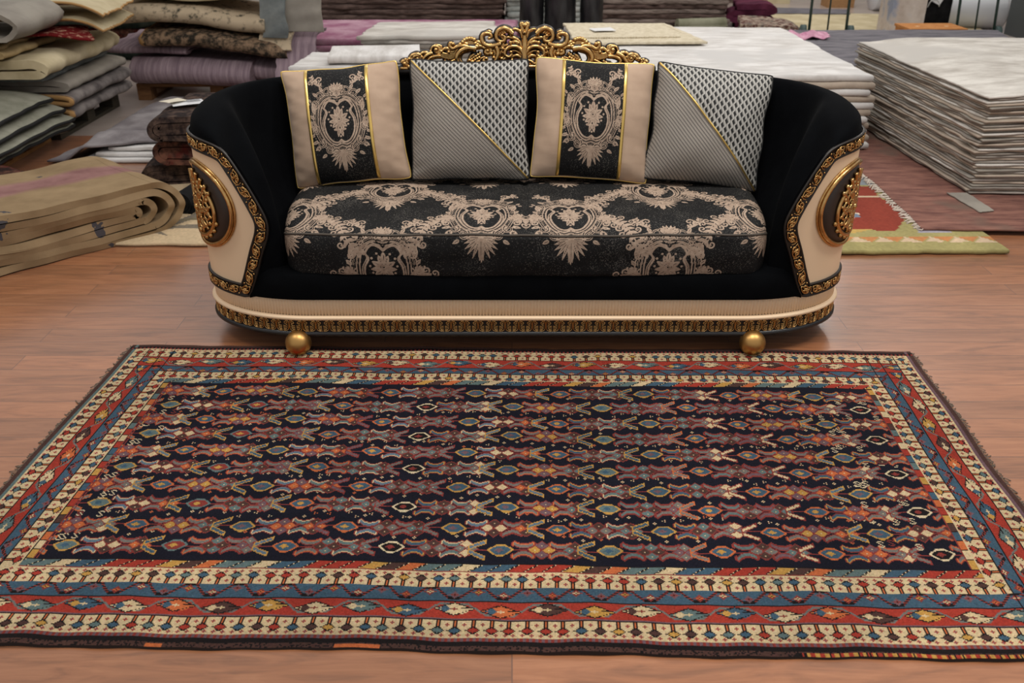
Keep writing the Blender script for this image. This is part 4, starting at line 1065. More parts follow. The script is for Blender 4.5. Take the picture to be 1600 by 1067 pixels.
roll('rolled_rug', 'black rolled-up rug on the floor between the tan kilim and the sofa', 'rolled rug', (-1.63, 4.30, .002), math.radians(-8), .6, .062, R_BLACK, 3, .3, 4)
# rugs lying flat at the left
def motif_slab(name, label, quad, z0, t, bg, polys, n=(90, 70), seed=0):
    ob = slab(name, label, 'rug', (0, 0), (1, 1), z0, t, None, 0, seed, None, .006, .004, None, n, quad=quad)
    me = ob.data; nf = len(me.polygons); cen = np.zeros(nf * 3, np.float32); me.polygons.foreach_get('center', cen); cen = cen.reshape(-1, 3)[:, :2] + np.array(ob.location[:2])
    col = np.tile(lin(bg), (nf, 1))
    for P, c in polys:
        P = np.array(P, float); ins = np.zeros(nf, bool); j = len(P) - 1
        for i in range(len(P)):
            with np.errstate(divide='ignore', invalid='ignore'):
                hit = ((P[i, 1] > cen[:, 1]) != (P[j, 1] > cen[:, 1])) & (cen[:, 0] < (P[j, 0] - P[i, 0]) * (cen[:, 1] - P[i, 1]) / (P[j, 1] - P[i, 1]) + P[i, 0])
            ins ^= hit; j = i
        col[ins] = lin(c)
    col = col * (1 + np.random.default_rng(seed).normal(0, .05, (nf, 1)))
    a = me.attributes.new('wool', 'FLOAT_COLOR', 'FACE'); a.data.foreach_set('color', np.concatenate([np.clip(col, 0, 1), np.ones((nf, 1))], 1).astype(np.float32).ravel())
    me.materials.clear(); me.materials.append(KN); return ob
def band(P, w):
    """closed polygon for a curved stroke of width w"""
    P = cr(P, 24); d = np.gradient(P, axis=0); d /= np.linalg.norm(d, axis=1)[:, None]; N = np.stack([-d[:, 1], d[:, 0]], 1); ww = (w * np.sin(np.linspace(.08, pi - .08, 24)))[:, None]
    return np.concatenate([P + N * ww, (P - N * ww)[::-1]])
gf = (116, 108, 96)
motif_slab('floral_rug', 'cream floral rug with grey-green leaves on the floor beside the left arm', [(-2.25, 3.90), (-1.05, 3.90), (-1.05, 4.85), (-2.25, 4.85)], .001, .014, (188, 168, 138),
    [(band([(-1.75, 4.05), (-1.6, 4.2), (-1.48, 4.45), (-1.46, 4.7)], .03), gf), (band([(-1.7, 4.08), (-1.5, 4.12), (-1.36, 4.02)], .028), gf), (band([(-1.62, 4.2), (-1.42, 4.28), (-1.25, 4.42)], .03), (112, 104, 84)), (band([(-1.9, 4.0), (-1.72, 4.06), (-1.6, 4.0)], .02), gf), (band([(-1.5, 4.55), (-1.35, 4.5), (-1.2, 4.6)], .035), (150, 92, 88))], (120, 90), 3)
for k in range(3): slab('flat_rug', ('white rug lying lowest under the lilac-grey rug at the left', 'white rug in the middle under the lilac-grey rug at the left', 'white distressed rug directly under the lilac-grey rug at the left')[k], 'rug', (-1.75 + .03 * k, 5.82), (1.5 - .05 * k, 1.15 - .08 * k), .002 + k * .026, .022, R_WHITE, -.02, 20 + k, 'white rugs on the floor at the left', wave=.004)
slab('flat_rug', 'lilac-grey faded rug lying over white rugs at the left, front edge curled', 'rug', (0, 0), (1, 1), .085, .014, R_LILAC, 0, 31, None, .02, .004, lambda X, Y: .035 * np.exp(-((Y - 5.5) / .09) ** 2) * np.exp(-((X + 2.35) / .22) ** 2) - .075 * np.clip((-2.52 - X) / .1, 0, 1), (40, 40), quad=[(-2.72, 5.22), (-1.5, 5.58), (-1.5, 6.6), (-2.45, 6.6)])
motif_slab('flat_rug', 'pale rug with a red patch on the floor before the brown pallet', [(-2.65, 6.1), (-1.3, 6.1), (-1.3, 6.82), (-2.45, 6.82)], .002, .012, (176, 162, 150), [([(-2.3, 6.66), (-1.6, 6.66), (-1.6, 6.8), (-2.15, 6.8)], (124, 48, 48)), ([(-2.2, 6.2), (-1.9, 6.2), (-1.9, 6.45), (-2.25, 6.45)], (130, 122, 124))], (60, 40), 8)

# pile on the light pallet at the far left
pallet('light pine pallet under the sage rugs at the left edge', (-3.39, 5.33), .9, .86, PINE, 0)
drp = lambda X, Y: -.05 * np.clip((X + 3.12) / .3, 0, 1.2) ** 2 - .02 * np.clip((Y - 5.35) / .3, 0, 1) ** 2
zz = .176
for k, (m, t, xr, lab) in enumerate([(R_SAGE, .03, -2.70, 'lowest'), (R_SAGE, .03, -2.68, 'second from the bottom'), (R_SAGE, .034, -2.71, 'third from the bottom'), (R_SAGE, .034, -2.75, 'fourth from the bottom')]):
    slab('stacked_rug', 'sage grey rug with black edge, %s in the left edge pile' % lab, 'rug', ((xr - 4.0) / 2 - .07, 5.24 - .02 * k), (xr + 4.0, 1.0 - .03 * k), zz, t, m, .01 * k, 40 + k, 'sage rugs on the left pallet', .006, .006, drp, (30, 30), BIND, zseed=40); zz += t + .02
folded('folded_rug', 'grey rug with black edge curled over the sage rugs at the left edge', 'folded rug', (-3.03, 4.74), math.radians(8), .7, .86, 2, .035, R_GREYP, 46, None, zz + .004, edge=BIND, amp=.02, gap=.02); zz += .105
slab('stacked_rug', 'pale rug with a light border lying over the grey curled rug at the left edge', 'rug', (-3.42, 5.00), (.74, .86), zz, .032, R_CREAM, .05, 47, None, .02, .012, lambda X, Y: -.07 * np.clip((X + 3.3) / .25, 0, 1.3) ** 2 * .3); zz += .036
folded('folded_rug', 'olive green rug rolled over near the top of the left edge pile', 'folded rug', (-3.17, 4.82), math.radians(5), .6, .72, 2, .04, R_OLIVE, 48, None, zz + .012, gap=.012); zz += .12
folded('folded_rug', 'tan folded rug topmost of the pile at the left edge', 'folded rug', (-3.22, 4.85), math.radians(3), .6, .7, 3, .035, R_TAN, 49, None, zz + .012); 

# pile behind it on the dark pallet
pallet('dark stained pallet under the grey distressed rugs at the left', (-3.34, 6.28), .9, .98, PINED, 0)
zz = .132; Xr = -2.78
def pile_rug(lab, dx, y0, L, layers, t, m, seed, edge=None, gap=.005, amp=.018, w=.85, ang=0., fz=None, grp='folded rugs on the dark pallet'):
    global zz
    o = folded('folded_rug', lab, 'folded rug', (Xr + dx, y0), ang, w, L, layers, t, m, seed, grp, zz, gap, amp, 0, None, fz, 0., edge); zz += layers * (t + gap) + .006; return o
pile_rug('grey distressed rug with tan edges, lowest on the dark pallet', 0, 5.76, .96, 2, .036, R_GREY, 51, TANB)
pile_rug('grey distressed rug folded second from the bottom on the dark pallet', 0.02, 5.74, .96, 2, .034, R_GREY, 53, TANB)
pile_rug('plain grey rug folded under the cream rugs on the dark pallet', 0, 5.77, .94, 2, .034, R_GREYP, 55)
pile_rug('blue-grey rug folded between the plain grey and the cream rugs', -.03, 5.66, 1.02, 1, .03, R_BLUEG, 57)
pile_rug('long cream rug folded in the middle of the pile on the dark pallet', -.01, 5.52, 1.2, 2, .05, R_CREAM, 58, None, .01)
pile_rug('tan and cream rug folded above the long cream rug', -.18, 5.45, .85, 3, .02, R_TAN, 59)
slab('stacked_rug', 'dark red patterned rug corner poking out of the cream pile at the left', 'rug', (-2.88, 6.0), (.40, .34), zz - .004, .012, R_REDBIT, .5, 60, None, .01, .01, lambda X, Y: -.05 * np.clip((X + 2.85) / .2, 0, 1)); zz += .02
ztop = zz
folded('folded_rug', 'taupe grey rug folded in a deep loop at the top of the dark pallet pile', 'folded rug', (-2.82, 5.42), 0, .8, .62, 2, .03, R_GREYP, 61, 'folded rugs on the dark pallet', ztop, .12, .02)
for k in range(2): slab('stacked_rug', ('cream rug with yellowed edge hanging from the top of the left pile', 'pale cream rug with yellowed edge, topmost of the left pile')[k], 'rug', (-3.02 + .02 * k, 6.40), (.74, .62), ztop + .02 + .10 * k, .022, R_CREAM, .06, 63 + k, None, .008, .015, lambda X, Y: -.06 * np.clip((X + 2.85) / .2, 0, 1.3) ** 2, (26, 26), TANB)

# pile on the brown pallet behind the left arm; folds face the camera
pallet('brown pine pallet under the mauve striped rugs, behind the left arm', (-2.22, 7.36), 1.2, .8, PINEB, 0)
FA = -pi / 2
def pileI(name, lab, x0, yf, L, layers, t, m, z, seed, gap=.006, amp=.02, edge=None, fz=None, w=.75):
    """fold faces the camera; near end of the ribbon is at x0 (left), length runs to +x"""
    return folded(name, lab, 'folded rug', (x0, yf), FA, w, L, layers, t, m, seed, 'folded rugs on the brown pallet', z, gap, amp, 0, None, fz, 0., edge)
sagR = lambda p, q: -.07 * np.clip((q - .55) / .6, 0, 1) ** 1.5
pileI('folded_rug', 'thick mauve striped rug folded lowest on the brown pallet', -2.80, 6.86, .88, 2, .085, R_PURPLE, .130, 71, .012, .010, None, lambda p, q: -.03 * np.clip((q - .4) / .5, 0, 1) * np.ones_like(p))
pileI('folded_rug', 'mauve rug with its end hanging right, second on the brown pallet', -2.02, 6.98, .48, 2, .07, R_PURPLE, .128, 72, .02, .03)
pileI('folded_rug', 'mauve rug jutting out to the left above the thick striped rug', -2.98, 6.95, .60, 2, .026, R_PURPLE, .338, 73, .006, .03, None, lambda p, q: .015 * np.clip((.4 - q) / .4, 0, 1))
pileI('folded_rug', 'dark speckled rug sagging to the right in the middle of the pile', -2.66, 6.84, 1.02, 2, .055, R_SPECK, .408, 74, .01, .02, TANB, lambda p, q: -.095 * np.clip((q - .32) / .7, 0, 1) ** 1.1)
pileI('folded_rug', 'cream speckled rug folded above the dark speckled rug', -2.84, 6.86, 1.06, 2, .056, R_CSPECK, .556, 75, .012, .012, None, lambda p, q: .018 * np.sin(q * 5.5) - .06 * np.clip((q - .6) / .5, 0, 1))
pileI('folded_rug', 'thin cream and olive rug in layers above the cream speckled rug', -2.88, 6.88, 1.12, 3, .018, R_CREAM, .722, 76, .005, .02, None, lambda p, q: .02 * np.sin(q * 6 + 1) + .01)
pileI('folded_rug', 'mauve and tan rug with looped ends near the top of the pile', -2.86, 6.88, 1.18, 3, .022, R_MAUVE, .812, 77, .008, .02)
pileI('folded_rug', 'olive rug topmost of the pile on the brown pallet', -2.76, 6.92, .95, 2, .03, R_OLIVE, .915, 78)
def flap(name, lab, P, q0, q1, t, m, seed):
    """a sheet hanging over an edge: profile in (y,z), spanning x from q0 to q1"""
    b = Bag(); ribbon(b, cr(P, 50), q1 - q0, t, 18, 0, seed, .015); ob = b.build(name, m); ob.location = (q0, 0, 0); ob.rotation_euler = (0, 0, -pi / 2)
    for v in ob.data.vertices: pass
    tag(ob, lab, 'rug'); return ob
def hang(name, lab, y0, P, q0, q1, t, m, seed, edge=None):
    b = Bag(); ribbon(b, cr(np.array(P, float), 50), q1 - q0, t, 18, 0, seed, .012); ob = b.build(name, m); ob.location = (q0, y0, 0); ob.rotation_euler = (0, 0, FA); tag(ob, lab, 'rug', None); return ob
hang('hanging_rug', 'light grey rug hanging over the right end of the brown pallet pile', 7.1, [(-.35, .93), (-.1, .94), (.06, .90), (.13, .75), (.16, .56), (.17, .50)], -1.64, -1.37, .016, R_GREYP, 81)
hang('hanging_rug', 'blue-grey rug hanging between the pile and the light grey rug', 7.02, [(-.35, .92), (-.1, .92), (.05, .86), (.12, .70), (.16, .54), (.16, .47)], -1.80, -1.62, .018, R_BLUEG, 82)
hang('hanging_rug', 'mauve rug end draped down the right side of the brown pallet pile', 6.98, [(-.4, .46), (-.12, .47), (.03, .43), (.11, .34), (.18, .24), (.23, .16)], -1.72, -1.44, .022, R_PURPLE, 83)
hang('hanging_rug', 'beige speckled rug scrap hanging over the mauve drape', 6.94, [(-.4, .50), (-.1, .51), (.03, .48), (.07, .42), (.10, .38)], -1.84, -1.60, .018, R_CSPECK, 84)

# ---- middle background
ORD = ['first', 'second', 'third', 'fourth', 'fifth', 'sixth', 'seventh', 'eighth', 'ninth']
def stack(labels, name, quad, z0, t, n, mats, seed, grp, gap=.0022, jit=.015, spread=.02, wave=.006, fz=None, nn=(22, 22), where=''):
    """a pile of n flat rugs; labels = (lowest, inner, top); rugs near the top or bottom are told apart by counting"""
    r = np.random.default_rng(seed); z = z0; out = []
    for k in range(n):
        q = np.array(quad, float) + r.uniform(-spread, spread, (4, 2)); tt = t * r.uniform(.92, 1.08); d = n - 1 - k
        if k == n - 1: lab = labels[2]
        elif k == 0: lab = labels[0]
        elif d < (n if n < 13 else 9) and d < 9: lab = labels[1] % ('%s from the top' % ORD[d])
        elif k < 9: lab = labels[1] % ('%s from the bottom' % ORD[k])
        else: lab = labels[1] % 'in the middle'
        f = None if fz is None else (lambda X, Y, g=k / n: fz(X, Y) * g)
        out.append(slab(name, lab, 'rug', (0, 0), (1, 1), z, tt, mats[k % len(mats)] if k < n - 1 or len(mats) == 1 else mats[-1], 0, seed * 50 + k, grp, jit, wave, f, nn, quad=q, zseed=seed)); z += tt + gap
    return z, out
stack(['dark green rug lowest of the dark pile far behind the two left piles', 'dark red rug, %s of the dark pile far behind the left piles', 'dark green rug topmost of the dark pile far behind the left piles'], 'stacked_rug', [(-4.6, 8.7), (-3.36, 8.7), (-3.3, 9.7), (-4.6, 9.7)], .002, .09, 9, [rug_mat('dark_green', C(20, 28, 24), C(48, 52, 44), 8, 4), R_REDBIT, R_DARKRED], 89, 'dark pile at the back left', jit=.05, spread=.06, gap=.006)
z1, _ = stack(['peach rug lowest of the low white pile behind the sofa', 'pale rug %s of the low white pile behind the sofa', 'white rug on top of the low pile behind the sofa back'], 'stacked_rug', [(-1.42, 5.95), (-.55, 5.95), (-.6, 6.48), (-1.35, 6.48)], .002, .051, 8, [R_PEACH, R_PEACH, R_WHITE, R_WHITE], 91, 'low white pile behind the sofa')
folded('folded_rug', 'white and grey rug folded lengthwise on the low pile behind the sofa', 'folded rug', (-1.18, 6.0), FA + .06, .34, .58, 2, .03, R_WHITE, 93, None, z1 + .008)
z2, _ = stack(['pale grey rug lowest of the stack behind the folded white rug', 'pale grey rug, %s of the stack behind the sofa crest', 'pale grey faded rug on top of the stack behind the sofa crest'], 'stacked_rug', [(-1.06, 6.62), (-.12, 6.62), (-.16, 7.30), (-1.0, 7.30)], .002, .028, 17, [R_GREYP, R_OFFW, R_EDGEG, R_OFFW], 95, 'pale grey stack behind the sofa crest', spread=.03)
z3, _ = stack(['maroon rug lowest of the magenta stack behind the sofa', 'maroon rug, %s of the magenta stack behind the sofa', 'faded magenta rug on top of the maroon stack behind the sofa'], 'stacked_rug', [(-1.68, 7.45), (-.02, 7.45), (.04, 8.55), (-1.7, 8.55)], .002, .05, 7, [R_MAROON, R_MAROON, R_PINK], 97, 'magenta stack behind the sofa')
stack(['brown rug lowest of the wide stack at the back, left of the black rolls', 'brown rug, %s of the wide stack left of the black rolls', 'brown rug on top of the wide stack left of the black rolls'], 'stacked_rug', [(-2.2, 10.5), (-.12, 10.5), (-.12, 11.6), (-2.2, 11.6)], .002, .052, 11, [R_BROWN], 99, 'wide brown stack at the back', jit=.03, spread=.03, gap=.002)
stack(['pale blue rug lowest of the small stack beside the black rolls', 'pale blue rug, %s of the small stack by the black rolls', 'pale blue rug on top of the small stack beside the black rolls'], 'stacked_rug', [(-.05, 10.6), (.9, 10.6), (.9, 11.4), (-.05, 11.4)], .002, .055, 7, [rug_mat('pale_blue', C(150, 158, 156), C(196, 198, 192), 5, 6)], 101, 'pale blue stack')
n_ = NT('black_plastic_wrap', .3, .5); n_.col(n_.ramp(n_.noise(n_.coord((1, 1, .3)), 12, 5), [(.4, (.008, .008, .009, 1)), (.75, (.04, .04, .042, 1))])); n_.bump(n_.noise(n_.coord((1, 1, .25)), 9, 4), .6, .03); WRAP = n_.m
for k, (x, r) in enumerate([(.185, .112), (.45, .150), (.745, .108)]):
    b = Bag(); a = np.arange(30) * 2 * pi / 30; zs = np.linspace(0, 1.9, 24); rr = r * (1 + .03 * wob(np.cos(a)[None] * 2, zs[:, None] * 2, 2, k) + .02 * wob(np.sin(a)[None] * 2, zs[:, None] * 5, 2, k + 5))
    P = np.stack([rr * np.cos(a), rr * np.sin(a), np.broadcast_to(zs[:, None], rr.shape)], -1); P = np.concatenate([P, P[-1:] * [.3, .3, 1]]); b.add(P, gq(len(P), 30, False, True))
    o = b.build('wrapped_roll', WRAP); o.location = (x, 9.0, 0); tag(o, ('leftmost of three black plastic wrapped rolls standing behind the crest', 'widest, middle roll of the three wrapped in black plastic', 'rightmost of three black plastic wrapped rolls standing behind the crest')[k], 'rug roll', 'black wrapped rolls')
stack(['faded brown rug lowest of the stack right of the black rolls', 'faded brown rug, %s of the stack right of the black rolls', 'faded brown rug on top of the stack right of the black rolls'], 'stacked_rug', [(1.0, 10.6), (2.38, 10.6), (2.38, 11.7), (1.0, 11.7)], .002, .05, 9, [R_BROWN, rug_mat('faded_brown', C(96, 84, 78), C(150, 136, 128), 8, 7, (1, 1, 9))], 103, 'faded brown stack', jit=.03, spread=.03)
roll('rolled_rug', 'grey-green rolled rug lying before the faded brown stack', 'rolled rug', (1.78, 10.3, .002), math.radians(-78), .55, .075, R_OLIVE, 3, .3, 7)
folded('folded_rug', 'multicoloured patterned rug folded on the floor right of the brown stacks', 'folded rug', (2.92, 9.75), math.radians(-10), .62, .62, 2, .06, R_COLOUR, 105, None, .002, amp=.02, gap=.03)
folded('folded_rug', 'dark maroon rug slumped against the faded brown stack', 'folded rug', (2.86, 10.55), math.radians(-12), .44, .5, 4, .06, R_MAROON, 107, None, .002, amp=.04)
b = Bag(); a = np.arange(24) * 2 * pi / 24
P = np.stack([np.stack([r * np.cos(a), r * np.sin(a), 0 * a + z], -1) for r, z in ((.0, .0), (.10, 0), (.12, .18), (.13, .36), (.115, .36), (.10, .03))]); b.add(P, gq(6, 24, False, True)); o = b.build('storage_bin', plain('yellow_straw', C(170, 152, 92), .8)); o.location = (2.98, 11.9, 0); tag(o, 'yellow round bin at the back, right of the brown stacks', 'bin')

# ---- white stack behind the right half of the sofa
zt, _ = stack(['white rug lowest of the wide white stack behind the sofa', 'white rug, %s of the wide white stack behind the sofa', 'white rug with thin grey lines on top of the wide stack behind the sofa'], 'stacked_rug', [(.40, 5.40), (2.12, 5.44), (2.05, 7.36), (.40, 7.36)], .002, .0376, 12, [R_EDGE, R_WHITE, R_EDGE, R_WHITE], 111, 'wide white stack behind the sofa', spread=.025, wave=.006)
slab('knitted_rug', 'cream knitted rug with braided border on the wide white stack', 'rug', (0, 0), (1, 1), zt + .008, .018, R_KNIT, 0, 113, None, .008, .006, None, (40, 30), quad=[(.44, 6.42), (1.33, 6.48), (1.18, 7.36), (.40, 7.36)])
o = bpy.data.objects['knitted_rug']
b = Bag()
for k in range(46): b.ball((-.43 + k * .0188 - .002, -.40 + k * .0012, .012), (.012, .012, .012), 5, 7)
for k in range(30): b.ball((.44 - k * .0045, -.37 + k * .028, .014), (.012, .014, .012), 5, 7)
for k in range(40): b.ball((-.40 + k * .0188, -.30 + k * .001, .026), (.010, .009, .007), 5, 6)
b.build('braided_border', R_KNIT, o)
slab('paper_label', 'white paper label on the cream knitted rug', 'label', (.66, 6.95), (.16, .15), zt + .034, .004, plain('label_paper', C(226, 226, 226), .6), .2, 115, None, 0, .01, None, (8, 8))

# ---- tall stack at the right edge
sag = lambda X, Y: -.03 * np.clip((2.72 - X) / .35, 0, 1) ** 2 * np.clip((Y - 4.5) / .3 + .4, .4, 1) - .012 * np.clip((4.85 - Y) / .3, 0, 1) ** 2
zt2, Rst = stack(['pale grey rug lowest of the tall stack at the right edge', 'pale rug, %s of the tall stack at the right edge', 'off-white faded rug on top of the tall stack at the right edge'], 'stacked_rug', [(2.37, 4.56), (4.1, 4.50), (4.1, 6.25), (2.29, 6.25)], 0.0385, .0104, 38, [R_EDGEG, R_EDGE, R_EDGEG, R_GREYP, R_EDGE, R_OFFW], 121, 'tall stack at the right edge', gap=.0034, spread=.014, wave=.004, jit=.010, fz=sag, nn=(30, 34))
# rugs on the floor at the right
oc, rc, wc, bc, orc = (150, 142, 96), (132, 58, 46), (190, 168, 142), (128, 134, 140), (178, 122, 78)
tri = []
for k in range(7): x = 1.42 + k * .115; tri.append(([(x, 3.895), (x + .10, 3.895), (x + .05, 3.965)], wc)); tri.append(([(x + .055, 3.965), (x + .105, 3.90), (x + .16, 3.965)], orc))
motif_slab('geometric_rug', 'olive-bordered rug with red and blue geometric field beside the right arm', [(.95, 3.79), (2.22, 3.80), (2.14, 5.2), (.95, 5.2)], .001, .02, oc,
    [([(1.1, 4.1), (1.8, 4.04), (1.98, 4.32), (1.9, 4.55), (1.2, 4.55)], rc), ([(1.1, 4.56), (1.9, 4.56), (1.95, 4.74), (1.1, 4.78)], rc), ([(1.2, 4.80), (1.98, 4.76), (2.05, 5.1), (1.2, 5.1)], bc), ([(1.1, 4.54), (1.94, 4.54), (1.94, 4.57), (1.1, 4.57)], wc), ([(1.56, 4.3), (1.68, 4.34), (1.72, 4.28), (1.66, 4.22)], (206, 190, 172)), ([(1.62, 4.24), (1.7, 4.24), (1.7, 4.29), (1.62, 4.29)], (110, 122, 140)),
     ([(1.1, 4.0), (1.56, 4.0), (1.7, 4.06), (1.1, 4.1)], (180, 150, 88)), ([(1.9, 4.02), (2.06, 4.02), (2.02, 4.1), (1.92, 4.1)], (150, 146, 158)), ([(1.46, 3.97), (1.56, 3.97), (1.56, 4.03), (1.46, 4.03)], (150, 146, 158))] + tri, (110, 110), 5)
rcarp = slab('flat_rug', 'large faded red rug with white fringe lying under the tall right stack', 'rug', (0, 0), (1, 1), .022, .010, R_REDCARPET, 0, 131, None, .01, .004, None, (30, 40), quad=[(1.93, 4.05), (3.9, 3.98), (3.9, 6.6), (2.02, 6.6)]); 
rcarp.location.z = .022
b = Bag(); r = np.random.default_rng(3)
for k in range(150):
    f = k / 150; x = 1.93 + .09 * f; y = 4.06 + 2.5 * f; d = r.uniform(.02, .045); b.tube(np.array([(x + .01, y, .030), (x - d * .5, y + r.normal(0, .01), .030), (x - d, y + r.normal(0, .016), .0235)]) - np.array(rcarp.location), .004, 4)
b.build('fringe', plain('white_fringe', C(196, 184, 172), .9), rcarp)
slab('carpet_strip', 'small grey carpet strip on the faded red rug before the tall right stack', 'carpet strip', (0, 0), (1, 1), .037, .006, R_GREYP, 0, 133, None, .004, .002, None, (10, 10), quad=[(2.29, 4.26), (2.37, 4.28), (2.36, 4.56), (2.26, 4.56)])
# the three lowest rugs and the grey stack between white stack and right stack
stack(['steel grey rug lowest of the low stack between the two pale stacks', 'grey rug, %s of the low stack between two pale stacks', 'steel grey rug on top of the low stack between the two pale stacks'], 'stacked_rug', [(2.24, 6.72), (3.9, 6.72), (4.3, 8.4), (2.24, 8.4)], .002, .045, 6, [R_STEEL, R_MAUVE, R_STEEL], 135, 'low steel grey stack', jit=.012, gap=.005)
n_ = NT('pink_plastic', .35, .5); n_.col(n_.ramp(n_.noise(n_.coord(), 12, 5), [(.3, C(176, 100, 138)), (.7, C(204, 150, 172))])); n_.bump(n_.noise(n_.coord(), 14, 5), 1., .03)
slab('plastic_sheet', 'crumpled pink plastic sheet on the low steel grey stack', 'plastic sheet', (0, 0), (1, 1), .300, .006, n_.m, 0, 137, None, .03, .03, lambda X, Y: .05 * np.exp(-((X - 2.56) / .07) ** 2 - ((Y - 8.0) / .1) ** 2) + .015 * np.sin(X * 40) * np.sin(Y * 33 + X * 9), (50, 40), quad=[(2.2, 7.85), (2.62, 7.82), (2.66, 8.12), (2.2, 8.2)])
# ---- far right background
slab('flat_rug', 'very large plain cream rug spread on the floor at the back right', 'rug', (0, 0), (1, 1), .002, .012, R_CREAM, 0, 141, None, .02, .004, None, quad=[(2.75, 9.3), (4.9, 9.3), (5.4, 11.5), (3.2, 12.0)])
slab('flat_rug', 'dark blue-grey rug strip beyond the cream rug at the back', 'rug', (0, 0), (1, 1), .016, .012, R_STEEL, 0, 143, None, .02, .004, None, quad=[(3.0, 11.75), (4.1, 11.65), (4.2, 12.05), (3.0, 12.3)])
GREEN = plain('dark_green_enamel', (.012, .035, .028, 1), .35, .5)
def hand_truck(label, x, y, yaw, lean, wd=.36):
    e = empty('hand_truck', (x, y, 0), label, 'hand truck', 'hand trucks', yaw)
    def T(px_, pz): return np.array([px_, .06 + math.sin(lean) * pz, .1 + math.cos(lean) * pz])
    for s in (-1, 1):
        b = Bag(); b.tube([T(s * wd / 2, -.02), T(s * wd / 2, .6), T(s * wd / 2, 1.2)], .014, 8); b.build('side_rail', GREEN, e)
        b = Bag(); b.tube(np.array([(s * (wd / 2 + .05) - .025, .11, .09), (s * (wd / 2 + .05) + .025, .11, .09)]), .09, 20); w = b.build('wheel', plain('grey_rubber', C(66, 82, 80), .6), e)
        b = Bag(); b.tube(np.array([(s * (wd / 2 + .05) - .03, .11, .09), (s * (wd / 2 + .05) + .03, .11, .09)]), .04, 14); b.build('hub', plain('galvanised', C(170, 176, 174), .4, .5, .6), w)
    b = Bag(); b.tube([T(0, 0), T(0, 1.15)], .009, 6); b.build('centre_rail', GREEN, e)
    for k in (.0, .40, .8, 1.18):
        b = Bag(); b.tube([T(-wd / 2, k), T(wd / 2, k)], .011, 6); b.build('crossbar', GREEN, e)
    b = Bag(); b.box((0, -.06, .012), (wd + .06, .2, .012)); b.build('toe_plate', GREEN, e, False)
    return e
hand_truck('green hand truck standing on the cream rug at the back', 3.16, 9.5, -.12, .16)
hand_truck('green hand truck before the white roll at the back right', 4.62, 9.45, -.1, .2)
n_ = NT('mottled_plaster', .85, .2); n_.col(n_.mix(n_.ramp(n_.noise(n_.coord(), 4, 5), [(.5, (0, 0, 0, 1)), (.62, (1, 1, 1, 1))]), n_.ramp(n_.noise(n_.coord(), 8, 6), [(.3, C(176, 162, 152)), (.7, C(206, 196, 188))]), C(140, 146, 162)))
b = Bag(); b.box((4.02, 9.9, 2.05), (.34, .34, 4.1)); o = b.build('column', n_.m, None, False); o['kind'] = 'structure'
e = empty('black_panel_bundle', (4.36, 10.02, 0), 'tall black bundle tied with white string and a paper tag at the back right', 'bundle')
b = Bag(); b.box((0, 0, .65), (.33, .22, 1.3)); b.build('black_wrap', R_BLACK, e, False)
b = Bag(); b.tube([(-.185, -.115, .38), (0, -.118, .40), (.185, -.115, .42)], .006, 5); b.tube(cr([(-.09, -.12, .31), (-.07, -.13, .37), (-.02, -.13, .39), (.02, -.13, .36), (.03, -.12, .32)], 14), .006, 5); b.tube(cr([(-.18, -.12, .05), (-.08, -.13, .10), (0, -.13, .07), (.1, -.13, .11), (.15, -.12, .05)], 14), .006, 5); b.build('string', plain('white_string', C(214, 214, 214), .8), e)
b = Bag(); b.box((.02, -.125, .47), (.11, .006, .20), 0, .0); o = b.build('paper_tag', plain('tag_paper', C(222, 222, 224), .6), e, False); o.rotation_euler = (0, .45, 0); o.location = (-.2, 0, .03)
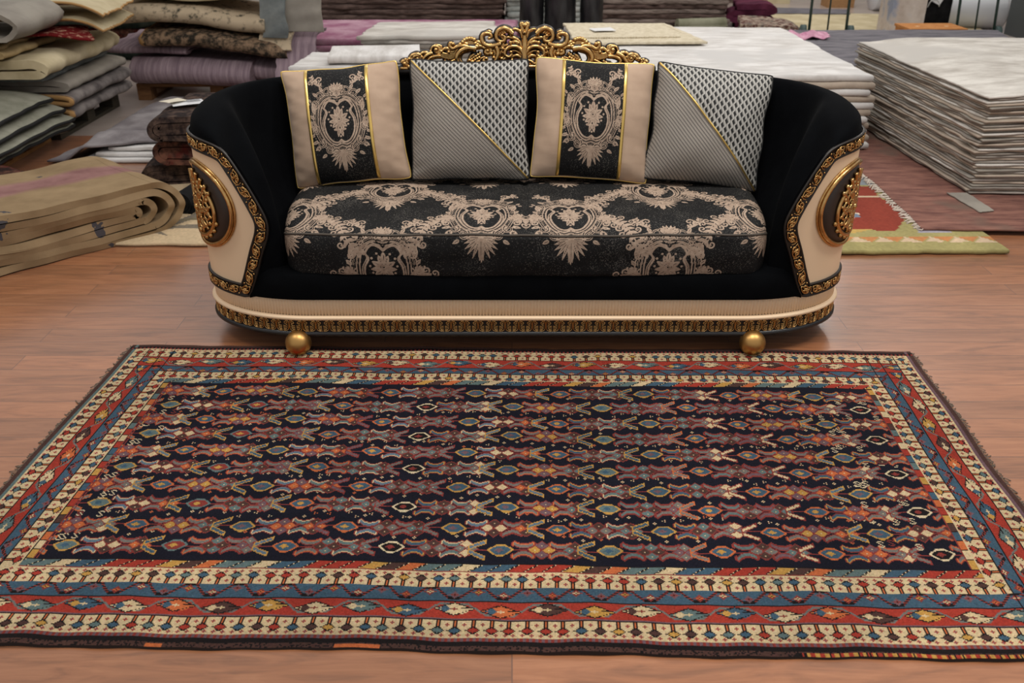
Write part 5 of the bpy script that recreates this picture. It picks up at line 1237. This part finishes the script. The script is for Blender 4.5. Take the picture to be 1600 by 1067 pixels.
def plastic_roll(label, c, L, r, yaw):
    e = empty('plastic_roll', c, label, 'roll', 'white plastic rolls', yaw); WP = plain('white_film', C(206, 208, 212), .35, .5)
    b = Bag(); xs = np.array([0, .0, .01, L - .01, L, L, L]); rs = np.array([.03, r * .96, r, r, r * .96, .03, .026]); a = np.arange(36) * 2 * pi / 36
    P = np.stack([np.stack([0 * a + x, q * np.cos(a), r + q * np.sin(a)], -1) for x, q in zip(xs, rs)]); b.add(P, gq(len(P), 36, False, True)); b.build('film', WP, e)
    b = Bag(); b.tube(np.array([(-.004, 0, r), (L + .006, 0, r)]), .03, 16); b.build('core_hole', DKWOOD, e); return e
plastic_roll('large white film roll lying behind the green hand truck at the right', (4.62, 10.75, .002), .82, .17, -.18)
plastic_roll('white film roll lying farther back beside the column', (4.55, 12.2, .002), .55, .17, .1)
plastic_roll('white film roll farthest back at the right, behind the large one', (5.3, 11.4, .002), .9, .19, -.1)
e = empty('plywood_crate', (3.80, 8.66, 0), 'low orange plywood crate behind the tall right stack', 'crate')
PLY = mat_pine('orange_plywood', C(168, 108, 56), C(196, 138, 82)); b = Bag(); b.box((0, 0, .29), (.52, .36, .022)); b.build('top_board', PLY, e, False); 
for s in (-1, 1): b = Bag(); b.box((s * .24, 0, .139), (.02, .34, .277)); b.build('side_board', PLY, e, False)
b = Bag(); b.box((0, -.17, .139), (.46, .018, .277)); b.build('front_board', PLY, e, False)
b = Bag()
for x in (-.13, .13): b.ball((x, -.03, .302), (.022, .012, .003), 6, 8)
b.build('fixing_plate', plain('pale_plaster_dab', C(222, 190, 150), .6), e)
b = Bag(); b.box((5.55, 9.95, .75), (.5, .6, 1.5)); o = b.build('storage_cabinet', plain('dark_grey_steel', C(66, 70, 72), .5), None, False); tag(o, 'dark grey steel cabinet at the right edge of the picture', 'cabinet')
CARD = mat_pine('cardboard', C(150, 112, 76), C(172, 134, 94))
for k, (x, y, w, h, lab) in enumerate([(4.25, 12.6, .34, .34, 'brown cardboard box on the floor beyond the cream rug'), (3.55, 13.0, .3, .22, 'small cream box at the back, left of the brown box'), (2.9, 13.1, .5, .26, 'dark low box farthest back above the folded colourful rug')]):
    b = Bag(); b.box((0, 0, h / 2), (w, .3, h)); b.box((0, 0, h + .002), (w * .98, .02, .004)); o = b.build('cardboard_box', (CARD, R_CREAM, R_BROWN)[k], None, False); o.location = (x, y, 0); tag(o, lab, 'box')
